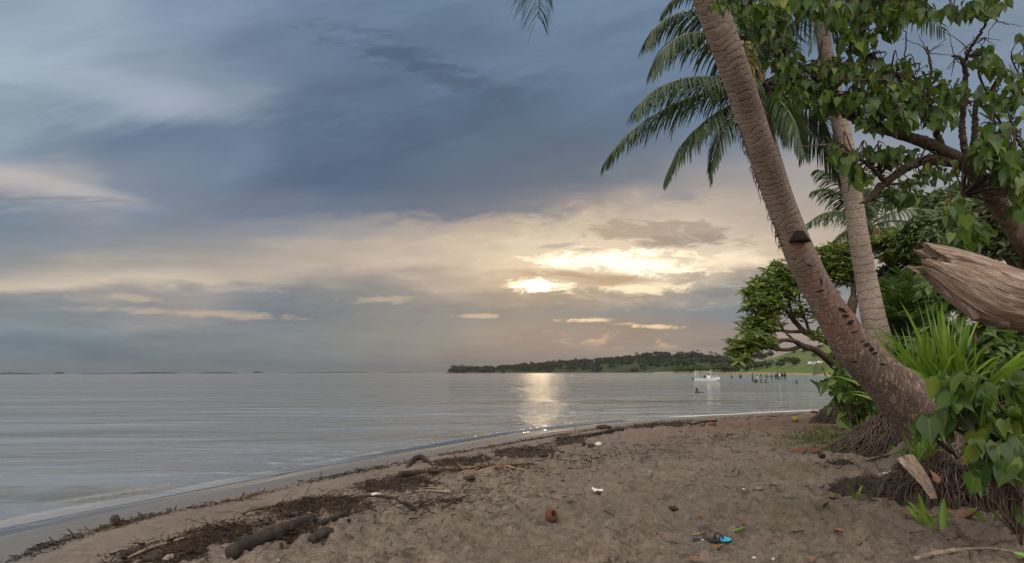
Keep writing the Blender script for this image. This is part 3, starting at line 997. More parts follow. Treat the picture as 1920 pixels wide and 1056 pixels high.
# low islands and the reef on the skyline
for k, (a, b, h) in enumerate([(-60, 84, 7), (100, 122, 10), (150, 238, 4.0), (236, 334, 8), (368, 448, 6), (474, 494, 10), (520, 700, 3.0), (720, 800, 2.6)]):
    pxs = np.linspace(a, b, 34); Y = 2900 + k * 60
    sl = np.array([ray(p_, 692)[0] / ray(p_, 692)[1] for p_ in pxs]); u = np.linspace(0, 1, 34)
    z = h * (np.sin(u * PI) ** .45) * (.75 + .6 * (fbm(pxs * .11, pxs * 0 + k, 3, k) + .2))
    V = np.stack([np.stack([sl * (Y - 60), np.full(34, Y - 60.), np.full(34, -.5)], -1), np.stack([sl * Y, np.full(34, float(Y)), np.maximum(z, .2)], -1), np.stack([sl * (Y + 90), np.full(34, Y + 90.), np.full(34, -.5)], -1)], 0).reshape(-1, 3)
    i = np.arange(33); mb = MB()
    mb.add(V, [np.vstack([np.stack([i, i + 1, 35 + i, 34 + i], -1), np.stack([34 + i, 35 + i, 69 + i, 68 + i], -1)])])
    tag(mb.build('far_island', M['islet']), kind='structure')


# ------------------------------------------------------------------ solids
def box(mb, c, s, mi=0, rz=0.0, taper=1.0, bev=.0):
    x, y, z = s[0] / 2, s[1] / 2, s[2] / 2
    v = np.array([[-x, -y, -z], [x, -y, -z], [x, y, -z], [-x, y, -z], [-x * taper, -y * taper, z], [x * taper, -y * taper, z], [x * taper, y * taper, z], [-x * taper, y * taper, z]])
    cs, sn = math.cos(rz), math.sin(rz)
    v = np.stack([v[:, 0] * cs - v[:, 1] * sn, v[:, 0] * sn + v[:, 1] * cs, v[:, 2]], -1) + np.asarray(c)
    mb.add(v, [np.array([[3, 2, 1, 0], [4, 5, 6, 7], [0, 1, 5, 4], [1, 2, 6, 5], [2, 3, 7, 6], [3, 0, 4, 7]])], mi=mi)


def loft(mb, secs, cap=True):
    s = np.array(secs, float); k, m = s.shape[:2]
    i = np.arange(k - 1)[:, None] * m; j = np.arange(m)[None]; j2 = (j + 1) % m
    fs = [np.stack([i + j, i + j2, i + m + j2, i + m + j], -1).reshape(-1, 4)]
    if cap: fs += [np.arange(m)[::-1][None], (np.arange(m) + (k - 1) * m)[None]]
    mb.add(s.reshape(-1, 3), fs)


# the white boat at anchor, bow to +x
bp = P(1325, 716, 125); bp[2] = 0
bt = empty('motor_boat', bp, 'small white open motor boat with a flat canopy, moored on the bay', 'boat')
mb = MB(); secs = []
for u in np.linspace(0, 1, 12):
    x = -2.9 + 5.9 * u; w = .98 * (1 - max(0, (u - .45) / .55) ** 2.2) + .02; top = .62 + .30 * u ** 2; bot = -.18 + .55 * max(0, (u - .7) / .3) ** 2
    secs.append([(x, -w, top), (x, -w * .98, top - .06), (x, -w * .80, bot + .12), (x, 0, bot), (x, w * .80, bot + .12), (x, w * .98, top - .06), (x, w, top)])
loft(mb, secs); mb.build('hull', M['white_paint'], bt, smooth=False)
mb = MB(); box(mb, (.35, 0, 1.0), (.9, .8, .75), taper=.85); mb.build('console', M['white_paint'], bt, smooth=False)
mb = MB(); box(mb, (.62, 0, 1.62), (.06, .85, .5)); mb.build('windscreen', M['tinted_glass'], bt, smooth=False)
mb = MB(); box(mb, (-.95, 0, 2.42), (3.9, 1.7, .07)); mb.build('canopy', M['white_paint'], bt, smooth=False)
for sx, sy in ((-2.72, -.75), (-2.72, .75), (-2.2, -.75), (-2.2, .75), (.75, -.7), (.75, .7)):
    mb = MB(); tube(mb, [(sx, sy, .62), (sx, sy, 2.385)], .045, 6); mb.build('post', M['white_paint'], bt)
mb = MB(); box(mb, (-.35, 0, .95), (.5, .8, .7), taper=.9); mb.build('seat', M['dark_trim'], bt, smooth=False)
mb = MB(); box(mb, (-3.08, 0, .62), (.34, .38, .55), taper=.8); box(mb, (-3.08, 0, .05), (.14, .14, .6)); mb.build('outboard_motor', M['dark_trim'], bt, smooth=False)
mb = MB(); tube(mb, [(1.2, -.62, .80), (1.25, -.60, 1.15), (2.2, -.42, 1.18), (2.75, 0, 1.22), (2.2, .42, 1.18), (1.25, .60, 1.15), (1.2, .62, .80)], .025, 5, 30); mb.build('bow_rail', M['white_paint'], bt)
mb = MB(); tube(mb, [(2.8, 0, .8), (3.6, .2, .35), (4.6, .4, -.2)], .02, 5, 8); mb.build('mooring_rope', M['pale_stick'], bt)


bt.scale = (.80, .80, .66)


# people, each one continuous skinned body
def body(name, joints, edges, radii, mat):
    me = bpy.data.meshes.new(name); me.from_pydata(joints, edges, [])
    o = bpy.data.objects.new(name, me); COL.objects.link(o)
    o.modifiers.new('skin', 'SKIN')
    for v, r in zip(me.skin_vertices[0].data, radii): v.radius = (r, r)
    me.skin_vertices[0].data[0].use_root = True
    m = o.modifiers.new('sub', 'SUBSURF'); m.levels = 1; m.render_levels = 1
    me.materials.append(mat)
    return o


STAND = ([(0, 0, .92), (0, 0, 1.18), (0, 0, 1.42), (0, 0, 1.54), (0, .01, 1.68), (.10, 0, .86), (.12, .02, .48), (.12, 0, .04), (-.10, 0, .86), (-.12, .02, .48), (-.12, 0, .04), (.20, 0, 1.38), (.27, .0, 1.10), (.27, -.10, .86), (-.20, 0, 1.38), (-.27, 0, 1.10), (-.25, -.12, .88), (.12, -.12, .03), (-.12, -.12, .03)],
         [(0, 1), (1, 2), (2, 3), (3, 4), (0, 5), (5, 6), (6, 7), (0, 8), (8, 9), (9, 10), (2, 11), (11, 12), (12, 13), (2, 14), (14, 15), (15, 16), (7, 17), (10, 18)],
         [.15, .14, .13, .06, .105, .09, .07, .05, .09, .07, .05, .06, .05, .04, .06, .05, .04, .04, .04])
SWIM = ([(0, 0, -.25), (0, 0, .05), (0, 0, .20), (0, .01, .33), (.19, 0, .04), (.34, -.12, .0), (.40, -.34, .02), (-.19, 0, .04), (-.34, -.12, .0), (-.42, -.30, .02)],
        [(0, 1), (1, 2), (2, 3), (1, 4), (4, 5), (5, 6), (1, 7), (7, 8), (8, 9)], [.15, .14, .06, .11, .07, .05, .04, .07, .05, .04])


def hair(par, z):
    mb = MB(); th = np.linspace(0, 1, 5); ph = np.linspace(0, 2 * PI, 10, endpoint=False)
    tube(mb, [(0, .02, z - .02), (0, .02, z + .03), (0, .02, z + .075), (0, .02, z + .10)], [.115, .112, .075, .01], 10)
    mb.build('hair', M['dark_trim'], par)


def person(px, py, kind, label, mat='dark_cloth', rz=0.0, sink=0.0, group=None):
    d = ray(px, py); t = -CZ / d[2]; p = CAM + d * t
    J = STAND if kind == 'stand' else SWIM
    o = body('person', *J, M['skin'])
    o.location = (p[0], p[1], -sink); o.rotation_euler = (0, 0, rz)
    hair(o, 1.68 if kind == 'stand' else .33)
    if kind == 'stand':
        mb = MB(); tube(mb, [(0, 0, .80), (0, 0, .95), (0, 0, 1.2), (0, 0, 1.42)], [.20, .19, .18, .16], 10, 8); mb.build('shirt', M[mat], o)
    tag(o, label, 'person', group)
    return o


person(1372, 709, 'stand', 'wading person alone in the water, closest to the white boat', rz=.6, sink=.95)
person(1388.5, 709.5, 'stand', 'wading person upright in the bay midway between boat and jetty', rz=-.6, sink=.75)
person(1419.5, 710.5, 'stand', 'wading person in pale shirt beside the outermost jetty posts', 'pale_cloth', .2, .9)
person(1415, 717.5, 'swim', 'swimmer low in the water, one of a pair in front of the jetty, pale one', rz=.3)
person(1418.5, 717.5, 'swim', 'swimmer raised higher out of the water, other one of the pair before the jetty', rz=-.5).location.z = .25
person(1427, 718, 'swim', 'swimmer whose head bobs just beside the pair before the jetty', rz=1.0)
person(1436, 718, 'swim', 'swimmer at the shoreward end of the row before the jetty', rz=2.0)
person(1494, 718.5, 'swim', 'swimmer alone near the sandy shore beyond the hanging branch', rz=-1.0)
person(1307, 737, 'swim', 'swimmer alone in open water below the white boat', rz=.5)
# old jetty: posts and a rail running ashore
jp = CAM + ray(1450, 711) * (-CZ / ray(1450, 711)[2])
jt = empty('old_jetty', (jp[0], jp[1], 0), 'ruined dark jetty, a line of posts with one rail leading ashore', 'jetty')
for px in (1424, 1436, 1447, 1455):
    q = CAM + ray(px, 711) * (-CZ / ray(px, 711)[2]) - np.array([jp[0], jp[1], 0]); q[1] = 0
    mb = MB(); tube(mb, [(q[0], q[1], -1), (q[0], q[1], 1.05)], .11, 7); mb.build('post', M['post_wood'], jt)
mb = MB(); box(mb, (.35, 0, .55), (4.6, .10, .10)); mb.build('rail', M['post_wood'], jt, smooth=False)
q = CAM + ray(1411, 714) * (-CZ / ray(1411, 714)[2])
mb = MB(); tube(mb, [(q[0], q[1], -1), (q[0] + .03, q[1], 1.25)], .12, 7)
tag(mb.build('mooring_post', M['post_wood']), 'lone dark mooring post standing in the bay apart from the jetty', 'post')
for k, (px, rz, mat, lab) in enumerate([(1458, .3, 'dark_cloth', 'person in dark clothes standing at the landward end of the jetty'), (1462, -.6, 'pale_cloth', 'person in pale shirt standing between darker figures by the jetty'), (1467, 1.2, 'dark_cloth', 'person in dark clothes a step ashore from the jetty group'), (1472, 0, 'dark_cloth', 'person in dark clothes last of the group on the bay sand')]):
    person(px, 711.5, 'stand', lab, mat, rz, .25 + .08 * (k == 0))
# two parked white vehicles on the meadow
for k, (px, t, rz, lab) in enumerate([(1523, .15, .35, 'white van parked at the foot of the hill, the whiter of two'), (1537, .16, -.2, 'white pickup with dark windows parked beside the whiter van')]):
    p = HG(px, t)
    v = empty('parked_van' if k == 0 else 'parked_pickup', p, lab, 'van' if k == 0 else 'pickup')
    mb = MB()
    if k == 0:
        prof = [(-2, .35), (2.0, .35), (2.05, .9), (1.6, 1.1), (1.2, 1.8), (-1.9, 1.85), (-2.05, .9)]
    else:
        prof = [(-2.2, .4), (2.1, .4), (2.15, .95), (1.2, 1.05), (.7, 1.65), (-.5, 1.65), (-.6, 1.05), (-2.2, 1.05)]
    loft(mb, [[(x, s, z) for x, z in prof] for s in (.85, -.85)]); mb.build('body', M['white_paint'], v, smooth=False)
    for s in (-.86, .86):
        mb = MB(); box(mb, (.3 if k else 0, s, 1.38), (.9 if k else 2.4, .02, .40)); mb.build('side_window', M['tinted_glass'], v, smooth=False)
        for x in (-1.3, 1.3):
            mb = MB(); tube(mb, [(x, s - .1, .33), (x, s + .1, .33)], .33, 14); mb.build('wheel', M['dark_trim'], v)
    v.rotation_euler = (0, 0, rz); v.scale = (.74, .74, .74)
# ------------------------------------------------------------------ coconut palms
rng = np.random.default_rng(21)
DOWN = np.array([0, 0, -1.0])


def frond(parent, pts, L=.55, n=64, rng=rng, hang=.9, wid=.030, mat='frond_leaf', rad=.022, name='frond', start=.12, twist=0.0, tone=.45, ragged=.12):
    """one pinnate leaf: a curved midrib with two ranks of drooping leaflets"""
    pts = np.asarray(pts, float)
    c = catmull(pts, 60)
    mb = MB()
    tube(mb, c, np.linspace(rad, rad * .16, 60), 5, rnd=rng.uniform(.1, .9), mi=1)
    t, _, _ = frames(c)
    s = np.linspace(start, .995, n)
    i = s * 59; i0 = np.minimum(i.astype(int), 58); f = (i - i0)[:, None]
    base = c[i0] * (1 - f) + c[i0 + 1] * f; tan = unit(t[i0] * (1 - f) + t[i0 + 1] * f)
    side0 = unit(np.cross(tan, [0, 0, 1.0])); upv = np.cross(side0, tan)
    st = 6; u = np.linspace(0, 1, st)
    for sg in (-1, 1):
        keep = rng.uniform(size=n) > ragged * .5
        b = base[keep]; ta = tan[keep]; sd = side0[keep]; uv = upv[keep]; ss = s[keep]; m = len(b)
        b = b + ta * rng.uniform(-.02, .02, (m, 1))
        ln = L * np.interp(ss, [0, .15, .45, .8, 1], [.5, .85, 1.0, .72, .34]) * rng.uniform(.8, 1.1, m)
        fwd = np.interp(ss, [0, .5, 1], [.35, .6, 1.3])[:, None]
        dirv_ = unit(ta * fwd + sg * sd * (1.0 - .3 * abs(twist)) + uv * (.25 + sg * twist) + rng.normal(size=(m, 3)) * .09)
        hg = hang * rng.uniform(.7, 1.3, (m, 1))
        p = np.zeros((m, st, 3)); p[:, 0] = b; d = dirv_.copy()
        for k in range(1, st):
            d = unit(d + DOWN * hg * .42)
            p[:, k] = p[:, k - 1] + d * (ln / (st - 1))[:, None]
        wv = unit(np.cross(dirv_, DOWN) + ta * .8 * 1.0)
        w = wid * np.interp(u, [0, .12, .5, .85, 1], [.55, 1, .95, .55, .06])
        l = p - wv[:, None] * w[None, :, None] * .5; r = p + wv[:, None] * w[None, :, None] * .5
        V = np.stack([l, r], 2).reshape(m * st * 2, 3)
        o = (np.arange(m) * st * 2)[:, None] + (np.arange(st - 1) * 2)[None]
        q = np.stack([o, o + 1, o + 3, o + 2], -1).reshape(-1, 4)
        rv = np.clip(rng.normal(tone, .22, m), 0, 1)
        rv = np.repeat(np.clip(rv[:, None] + (rng.uniform(size=(m, 1)) < ragged) * np.linspace(0, .5, st)[None], 0, 1).ravel(), 2)
        mb.add(V, [q], rnd=rv, ta=.3)
    return mb.build(name, [M[mat], M['rachis']], parent, smooth=True, local=parent.location)


def pxs(lst):
    return np.array([P(*q) for q in lst])


def radial_fronds(parent, top, count, LEN, rng, elev=(-.5, 1.2), drop=.16, az0=0, skip=None, **kw):
    for i in range(count):
        a = az0 + i * 2.39996; e = elev[0] + (elev[1] - elev[0]) * ((i * .618) % 1.0)
        if skip and skip(a, e): continue
        d = np.array([math.cos(a) * math.cos(e), math.sin(a) * math.cos(e), math.sin(e)])
        s = np.linspace(0, 1, 7)[:, None]
        pts = top + d * s * LEN * rng.uniform(.85, 1.1) + DOWN * (s ** 2.1) * LEN * (drop + .25 * max(0, math.cos(e)))
        frond(parent, pts, rng=rng, **kw)


def palm_disp(seed, amp=.022, per=17.0, foot=0):
    def fn(L, A, R):
        q = L * per + fbm(L * 2 + seed, A * 1.2, 2, seed) * 2.0 + .25 * np.sin(A + seed)
        saw = q - np.floor(q)
        r = R * (1 + amp * (sstep(foot - .9, foot + .4, L) if foot else 1) * (saw - .5) + .05 * fbm(L * 1.5, np.cos(A) * 1.5 + seed, 3, seed) + .05 * fbm(L * 1.5, np.sin(A) * 1.5 + seed, 3, seed + 3))
        if foot:
            k = sstep(foot, 0, L)
            r = r * (1 + k * (.30 * fbm(L * 3, np.cos(A) * 5 + 2 * np.sin(A), 4, seed + 9) + .16 * fbm(L * 12, A * 7, 3, seed + 5)))
        return r
    return fn


def fringe(mb):
    """loose fibres down the shaded edge of the trunk"""
    for k in range(70):
        py = rng.uniform(150, 460); ix = np.interp(py, [100, 200, 310, 420, 488], [1366, 1400, 1437, 1477, 1503]); Yq = np.interp(py, [100, 310, 488], [5.4, 6.0, 6.45]); w = np.interp(py, [100, 310, 488], [56, 51, 50])
        sgn = -1 if k % 4 else 1
        p0 = P(ix + sgn * w * .48, py, Yq); l = rng.uniform(.03, .14)
        tube(mb, [p0, p0 + np.array([sgn * .03, 0, -.02]) * rng.uniform(.3, 1.2), p0 + np.array([sgn * .035 * rng.uniform(.2, 1.2), 0, -l])], [.006, .004, .001], 4, 6, rnd=.1, mi=1)


def trunk_from_px(rows, name, parent, mat, segs=40, n=520, disp=None, extra=None):
    pts = []
    for px, py, Y, w in rows:
        pts.append(list(P(px, py, Y)) + [w * .5 / F * math.hypot(Y, 0) * 1.02])
    c = catmull(np.array(pts), n)
    mb = MB(); tube(mb, c[:, :3], c[:, 3], segs, disp=disp)
    if extra: extra(mb)
    return mb.build(name, [M[mat], M['twig_bark']], parent, local=parent.location), c


def root_mass(parent, ctr, rx, ry, hgt, n, rng, lean=(0, 0), rr=.011, name='root_mass', apex=None):
    """mound of soil bound by hundreds of finger thin roots running down and out from the trunk foot"""
    mb = MB(); ctr = np.asarray(ctr, float)
    k, m = 14, 40; th = np.linspace(0, 2 * PI, m, endpoint=False); V = []
    for i in range(k):
        u = i / (k - 1); r = (1 - u) ** .75
        nz = fbm(np.cos(th) * 3 + u * 4, np.sin(th) * 3 + u * 2, 3, 8)
        rad = (.86 * r + .06) * (1 + .35 * nz)
        V.append(np.stack([ctr[0] + rx * rad * np.cos(th) + lean[0] * u, ctr[1] + ry * rad * np.sin(th) + lean[1] * u, np.full(m, ctr[2] - .12 + (hgt + .05) * u) + nz * .06], -1))
    i = np.arange(k - 1)[:, None] * m; j = np.arange(m)[None]; j2 = (j + 1) % m
    mb.add(np.concatenate(V), [np.stack([i + j, i + j2, i + m + j2, i + m + j], -1).reshape(-1, 4), (np.arange(m) + (k - 1) * m)[None]], mi=1)
    for _ in range(n):
        a = rng.uniform(0, 2 * PI); a2 = a + rng.normal() * .35
        u0 = rng.uniform(.35, 1.0); r0 = (1 - u0) ** .75 * .9 + .10; r1 = rng.uniform(.75, 1.22)
        q = []
        for t in np.linspace(0, 1, 7):
            r = r0 + (r1 - r0) * t ** 1.2; aa = a + (a2 - a) * t; u = u0 * (1 - t) ** .9
            q.append((ctr[0] + rx * r * math.cos(aa) + lean[0] * u + rng.normal() * .022, ctr[1] + ry * r * math.sin(aa) + lean[1] * u + rng.normal() * .022, ctr[2] + hgt * u + .03 + rng.normal() * .015))
        q[-1] = (q[-1][0], q[-1][1], HZ(q[-1][0], q[-1][1]) - .02)
        tube(mb, q, np.linspace(rr, rr * .55, 7) * rng.uniform(.55, 1.35), 5, 14, rnd=rng.uniform())
    # short tangled hair roots
    for _ in range(n // 2):
        a = rng.uniform(0, 2 * PI); u = rng.uniform(.05, .7); r = (1 - u) ** .75 * .95
        p0 = np.array([ctr[0] + rx * r * math.cos(a) + lean[0] * u, ctr[1] + ry * r * math.sin(a) + lean[1] * u, ctr[2] + hgt * u])
        q = [p0]
        for _k in range(4): q.append(q[-1] + rng.normal(size=3) * .05 + np.array([math.cos(a) * .02, math.sin(a) * .02, -.02]))
        tube(mb, q, rr * .45, 4, 9, rnd=rng.uniform())
    return mb.build(name, [M['root_bark'], M['root_core']], parent, local=parent.location)


# --- the big leaning palm
b1 = P(1790, 872, 7.25); g1 = HZ(b1[0], b1[1])
palm1 = empty('coconut_palm', (b1[0], b1[1], g1), 'big leaning coconut palm with reddish stained trunk on a bare root mound beside the sand', 'palm tree', 'tall coconut palms')
rows1 = [(1808, 876, 7.3, 150), (1785, 838, 7.2, 138), (1752, 798, 7.1, 118), (1712, 760, 7.0, 98), (1660, 712, 6.9, 80), (1608, 661, 6.8, 72), (1587, 633, 6.75, 68), (1571, 604, 6.68, 62), (1541, 556, 6.6, 54), (1503, 488, 6.45, 50), (1477, 420, 6.3, 50), (1437, 310, 6.0, 51), (1400, 200, 5.7, 54), (1366, 100, 5.4, 56), (1338, 22, 5.22, 58), (1308, -60, 5.05, 58), (1270, -170, 4.85, 56), (1225, -310, 4.7, 52)]
tr1, c1 = trunk_from_px(rows1, 'trunk', palm1, 'palm_bark', 48, 900, palm_disp(3, .009, 17.0, 2.2), fringe)
root_mass(palm1, (b1[0] - .02, b1[1] - .1, g1), .70, .64, .68, 620, rng, (.0, .08), .0078)
mb = MB()
q0 = P(1497, 452, 6.28)
th = np.linspace(0, PI, 9)
for k, (sc, up) in enumerate(((1.0, 0.0), (.8, .045), (.3, .085))): pass
secs = []
for t in np.linspace(0, 1, 6):
    secs.append([(q0[0] - .015 + math.cos(a) * .095 * (1 - .55 * t), q0[1] - .06 - math.sin(a) * .10 * (1 - .6 * t), q0[2] - .02 + t * .10) for a in np.linspace(0, 2 * PI, 14, endpoint=False)])
loft(mb, secs); mb.build('stub', M['scar_wood'], tr1, local=palm1.location)
for k, (px, py, dx_, dy_, w) in enumerate([(1487, 491, 14, 6, .010), (1518, 498, 17, 3, .016), (1541, 530, 4, 26, .014), (1543, 545, 22, -3, .016), (1583, 582, 18, 8, .030), (1596, 604, 22, -6, .030), (1606, 622, 20, -8, .026), (1618, 640, 18, -7, .030), (1636, 655, 14, 10, .040), (1628, 646, 18, -6, .034), (1588, 592, 16, -6, .026), (1642, 662, 18, -5, .03), (1604, 680, 14, -3, .020), (1655, 683, 16, -6, .026), (1560, 610, 12, -6, .012)]):
    Yq = float(np.interp(py, [488, 556, 610, 661, 712], [6.45, 6.6, 6.7, 6.8, 6.9])) - .5 * float(np.interp(py, [488, 712], [.26, .40]))
    # sit the gash on the bark: step from the axis towards the viewer by the trunk radius
    ax_ = c1[np.argmin(np.linalg.norm(c1[:, :3] - P(px, py, Yq + .15), axis=1))]
    mb = MB(); w *= rng.uniform(.45, 1.25); dx_ *= rng.uniform(.7, 1.5); dy_ += rng.normal() * 4
    pa, pb = P(px - dx_ * .5, py - dy_ * .5, Yq), P(px + dx_ * .5, py + dy_ * .5, Yq)
    def onto(p):
        j = np.argmin(np.linalg.norm(c1[:, :3] - p, axis=1)); v = p - c1[j, :3]; tq = unit(c1[min(j + 1, 899), :3] - c1[max(j - 1, 0), :3]); v = v - tq * np.dot(v, tq)
        return p - v + unit(v) * c1[j, 3] * .985
    tube(mb, [onto(pa), onto(pa * .6 + pb * .4), onto(pb)], [w * .08, w * .62, w * .08], 8, 24, disp=lambda L, A, R: R * (1 + .9 * fbm(L * 40 + px, A * 2, 3, 3)))
    mb.build('scar', M['scar_wood'], tr1, local=palm1.location)
top1 = c1[-1, :3]
for k in range(17):
    a = k * 2.39996; e = -.15 + 1.25 * ((k * .618) % 1)
    d = np.array([math.cos(a) * math.cos(e), math.sin(a) * math.cos(e), math.sin(e)])
    s = np.linspace(0, 1, 7)[:, None]
    pts = top1 + d * s * 3.4 + DOWN * s ** 2.1 * 3.4 * (.10 + .1 * math.cos(e)) + np.array([0, 0, .3])
    frond(palm1, pts, .6, 46, rng, .5, .034)
# the frond whose tip hangs into the view
frond(palm1, pxs([(1222, -305, 4.7), (1150, -380, 4.6), (1085, -330, 4.5), (1036, -200, 4.4), (1022, -110, 4.35), (1014, -40, 4.32), (1010, 34, 4.3)]), .60, 230, rng, .35, .026, tone=.05, twist=.1, ragged=.03)
# --- the straighter pale palm behind it
b2 = P(1700, 800, 11.6); g2 = HZ(b2[0], b2[1])
palm2 = empty('coconut_palm', (b2[0], b2[1], g2), 'slim pale ringed coconut palm standing upright behind the big leaning one', 'palm tree', 'tall coconut palms')
rows2 = [(1712, 815, 11.6, 66), (1697, 770, 11.6, 60), (1678, 715, 11.55, 53), (1656, 661, 11.5, 48), (1641, 612, 11.45, 44), (1622, 514, 11.4, 37), (1609, 439, 11.3, 35), (1602, 389, 11.25, 34), (1594, 339, 11.2, 34), (1584, 276, 11.1, 33), (1568, 195, 11.0, 30), (1552, 118, 10.9, 28), (1541, 50, 10.8, 26), (1533, 0, 10.7, 25), (1524, -60, 10.6, 25)]
tr2, c2 = trunk_from_px(rows2, 'trunk', palm2, 'pale_palm_bark', 32, 700, palm_disp(6, .02, 6.5))
mg = P(1668, 815, 11.2); mg[2] = HZ(mg[0], mg[1])
root_mass(palm2, (mg[0] - .12, mg[1], mg[2]), .78, .72, .62, 460, rng, (.28, .2), .0085)
top2 = c2[-1, :3]
radial_fronds(palm2, top2, 13, 3.2, rng, (.15, 1.3), .05, .4, L=.7, n=44, wid=.04)
frond(palm2, pxs([(1524, -62, 10.6), (1500, -40, 10.2), (1482, 10, 9.9), (1470, 70, 9.8), (1466, 112, 9.8)]), .62, 60, rng, .9, .045)
frond(palm2, pxs([(1524, -62, 10.6), (1528, -50, 10.0), (1530, 0, 9.6), (1525, 60, 9.5), (1520, 90, 9.5)]), .5, 50, rng, .9, .045)
frond(palm2, pxs([(1524, -62, 10.6), (1570, -50, 10.4), (1620, -10, 10.2), (1650, 30, 10.1)]), .6, 50, rng, .9, .045)

# --- the palm whose crown shows behind the leaning trunk
b3 = P(1662, 735, 13.2); g3 = HZ(b3[0], b3[1])
palm3 = empty('coconut_palm', (b3[0], b3[1], g3), 'coconut palm whose broad crown of arching fronds spreads behind the leaning trunk', 'palm tree', 'tall coconut palms')
rows3 = [(1690, 790, 13.2, 34), (1640, 690, 13.0, 30), (1590, 610, 12.6, 26), (1530, 500, 12.0, 24), (1480, 380, 11.4, 23), (1446, 270, 10.9, 23), (1424, 178, 10.5, 25)]
trunk_from_px(rows3, 'trunk', palm3, 'pale_palm_bark', 20, 300, palm_disp(9, .02, 7))
Y3 = 10.4
FR3 = [
    ([(1425, 165, Y3), (1385, 150, 10.0), (1330, 146, 9.6), (1275, 150, 9.3), (1230, 168, 9.1), (1203, 192, 9.0), (1190, 208, 8.9)], .62, .95),
    ([(1425, 172, Y3), (1380, 166, 10.1), (1320, 176, 9.8), (1262, 198, 9.6), (1205, 230, 9.5), (1165, 265, 9.4), (1136, 302, 9.4)], .55, .9),
    ([(1425, 178, Y3), (1385, 192, 10.0), (1335, 218, 9.7), (1298, 252, 9.5), (1268, 295, 9.4), (1250, 330, 9.4)], .58, .9),
    ([(1425, 182, Y3), (1392, 204, 9.9), (1358, 240, 9.6), (1340, 285, 9.5), (1334, 332, 9.5)], .44, 1.0),
    ([(1425, 150, Y3), (1380, 92, 10.2), (1330, 64, 10.0), (1280, 66, 9.8), (1243, 96, 9.7), (1222, 135, 9.6)], .62, 1.0),
    ([(1425, 140, Y3), (1385, 60, 10.4), (1335, 26, 10.3), (1280, 24, 10.2), (1235, 46, 10.1), (1210, 82, 10.0)], .62, .9),
    ([(1425, 135, Y3), (1390, 30, 10.6), (1340, -25, 10.6), (1295, -30, 10.6), (1262, 0, 10.6), (1245, 20, 10.6)], .55, .8),
    ([(1430, 165, Y3), (1475, 160, 10.6), (1515, 186, 10.7), (1545, 225, 10.8), (1562, 268, 10.8)], .60, .95),
    ([(1430, 172, Y3), (1462, 190, 10.0), (1488, 225, 9.7), (1500, 262, 9.6), (1504, 288, 9.6)], .50, 1.0),
    ([(1430, 160, Y3), (1490, 128, 11.0), (1550, 118, 11.3), (1610, 124, 11.5), (1655, 150, 11.6)], .60, .95),
    ([(1430, 150, Y3), (1455, 80, 10.8), (1490, 40, 11.0), (1535, 30, 11.2), (1570, 60, 11.3)], .60, .9),
    ([(1430, 178, Y3), (1480, 205, 10.9), (1530, 255, 11.2), (1560, 300, 11.3), (1575, 340, 11.3)], .55, 1.0),
    ([(1428, 170, Y3), (1440, 100, 11.2), (1435, 50, 12.0), (1430, 20, 12.6)], .6, .8),
]
for pts, L, hg in FR3:
    frond(palm3, pxs(pts), L * 1.22, 104, rng, hg, .036, tone=.42, twist=rng.uniform(-.15, .15))
for pts, L in [([(1424, 185, Y3), (1434, 205, 10.1), (1442, 240, 10.0), (1446, 282, 10.0)], .36), ([(1424, 185, Y3), (1455, 200, 10.2), (1468, 235, 10.1), (1472, 270, 10.1)], .34), ([(1420, 150, Y3), (1412, 130, 10.0), (1420, 170, 9.9), (1425, 205, 9.9)], .30)]:
    frond(palm3, pxs(pts), L, 50, rng, 1.3, .03, 'dead_frond_leaf', .02, 'dead_frond', ragged=.4, tone=.5)
# flower stalks and the fibrous heart of the crown
mb = MB()
hc = P(1426, 172, Y3)
for k in range(60):
    d = unit(rng.normal(size=3) + np.array([0, -.3, .2])); p0 = hc + d * .06
    tube(mb, [p0, p0 + d * .2 + DOWN * .05, p0 + d * rng.uniform(.25, .45) + DOWN * rng.uniform(.1, .35)], [.02, .012, .003], 5, 7, rnd=rng.uniform(0, 1))
mb.build('crown_fibre', M['twig_bark'], palm3, local=palm3.location)
for k, (px, py) in enumerate([(1398, 118), (1404, 125), (1411, 120)]):
    mb = MB(); e_ = P(px - 6, py - 42, 10.0); tube(mb, [hc, P(px + 10, py + 20, 10.1), P(px, py, 10.0), e_], [.035, .03, .025, .012], 6, 16, rnd=.95)
    for _ in range(26):
        t_ = rng.uniform(0, 1); s_ = P(px - 6 * t_, py - 42 * t_, 10.0); tube(mb, [s_, s_ + rng.normal(size=3) * .06 + DOWN * .05, s_ + rng.normal(size=3) * .09 + DOWN * .16], [.007, .006, .003], 4, 6, rnd=.9)
    mb.build('flower_stalk', M['rachis'], palm3, local=palm3.location)

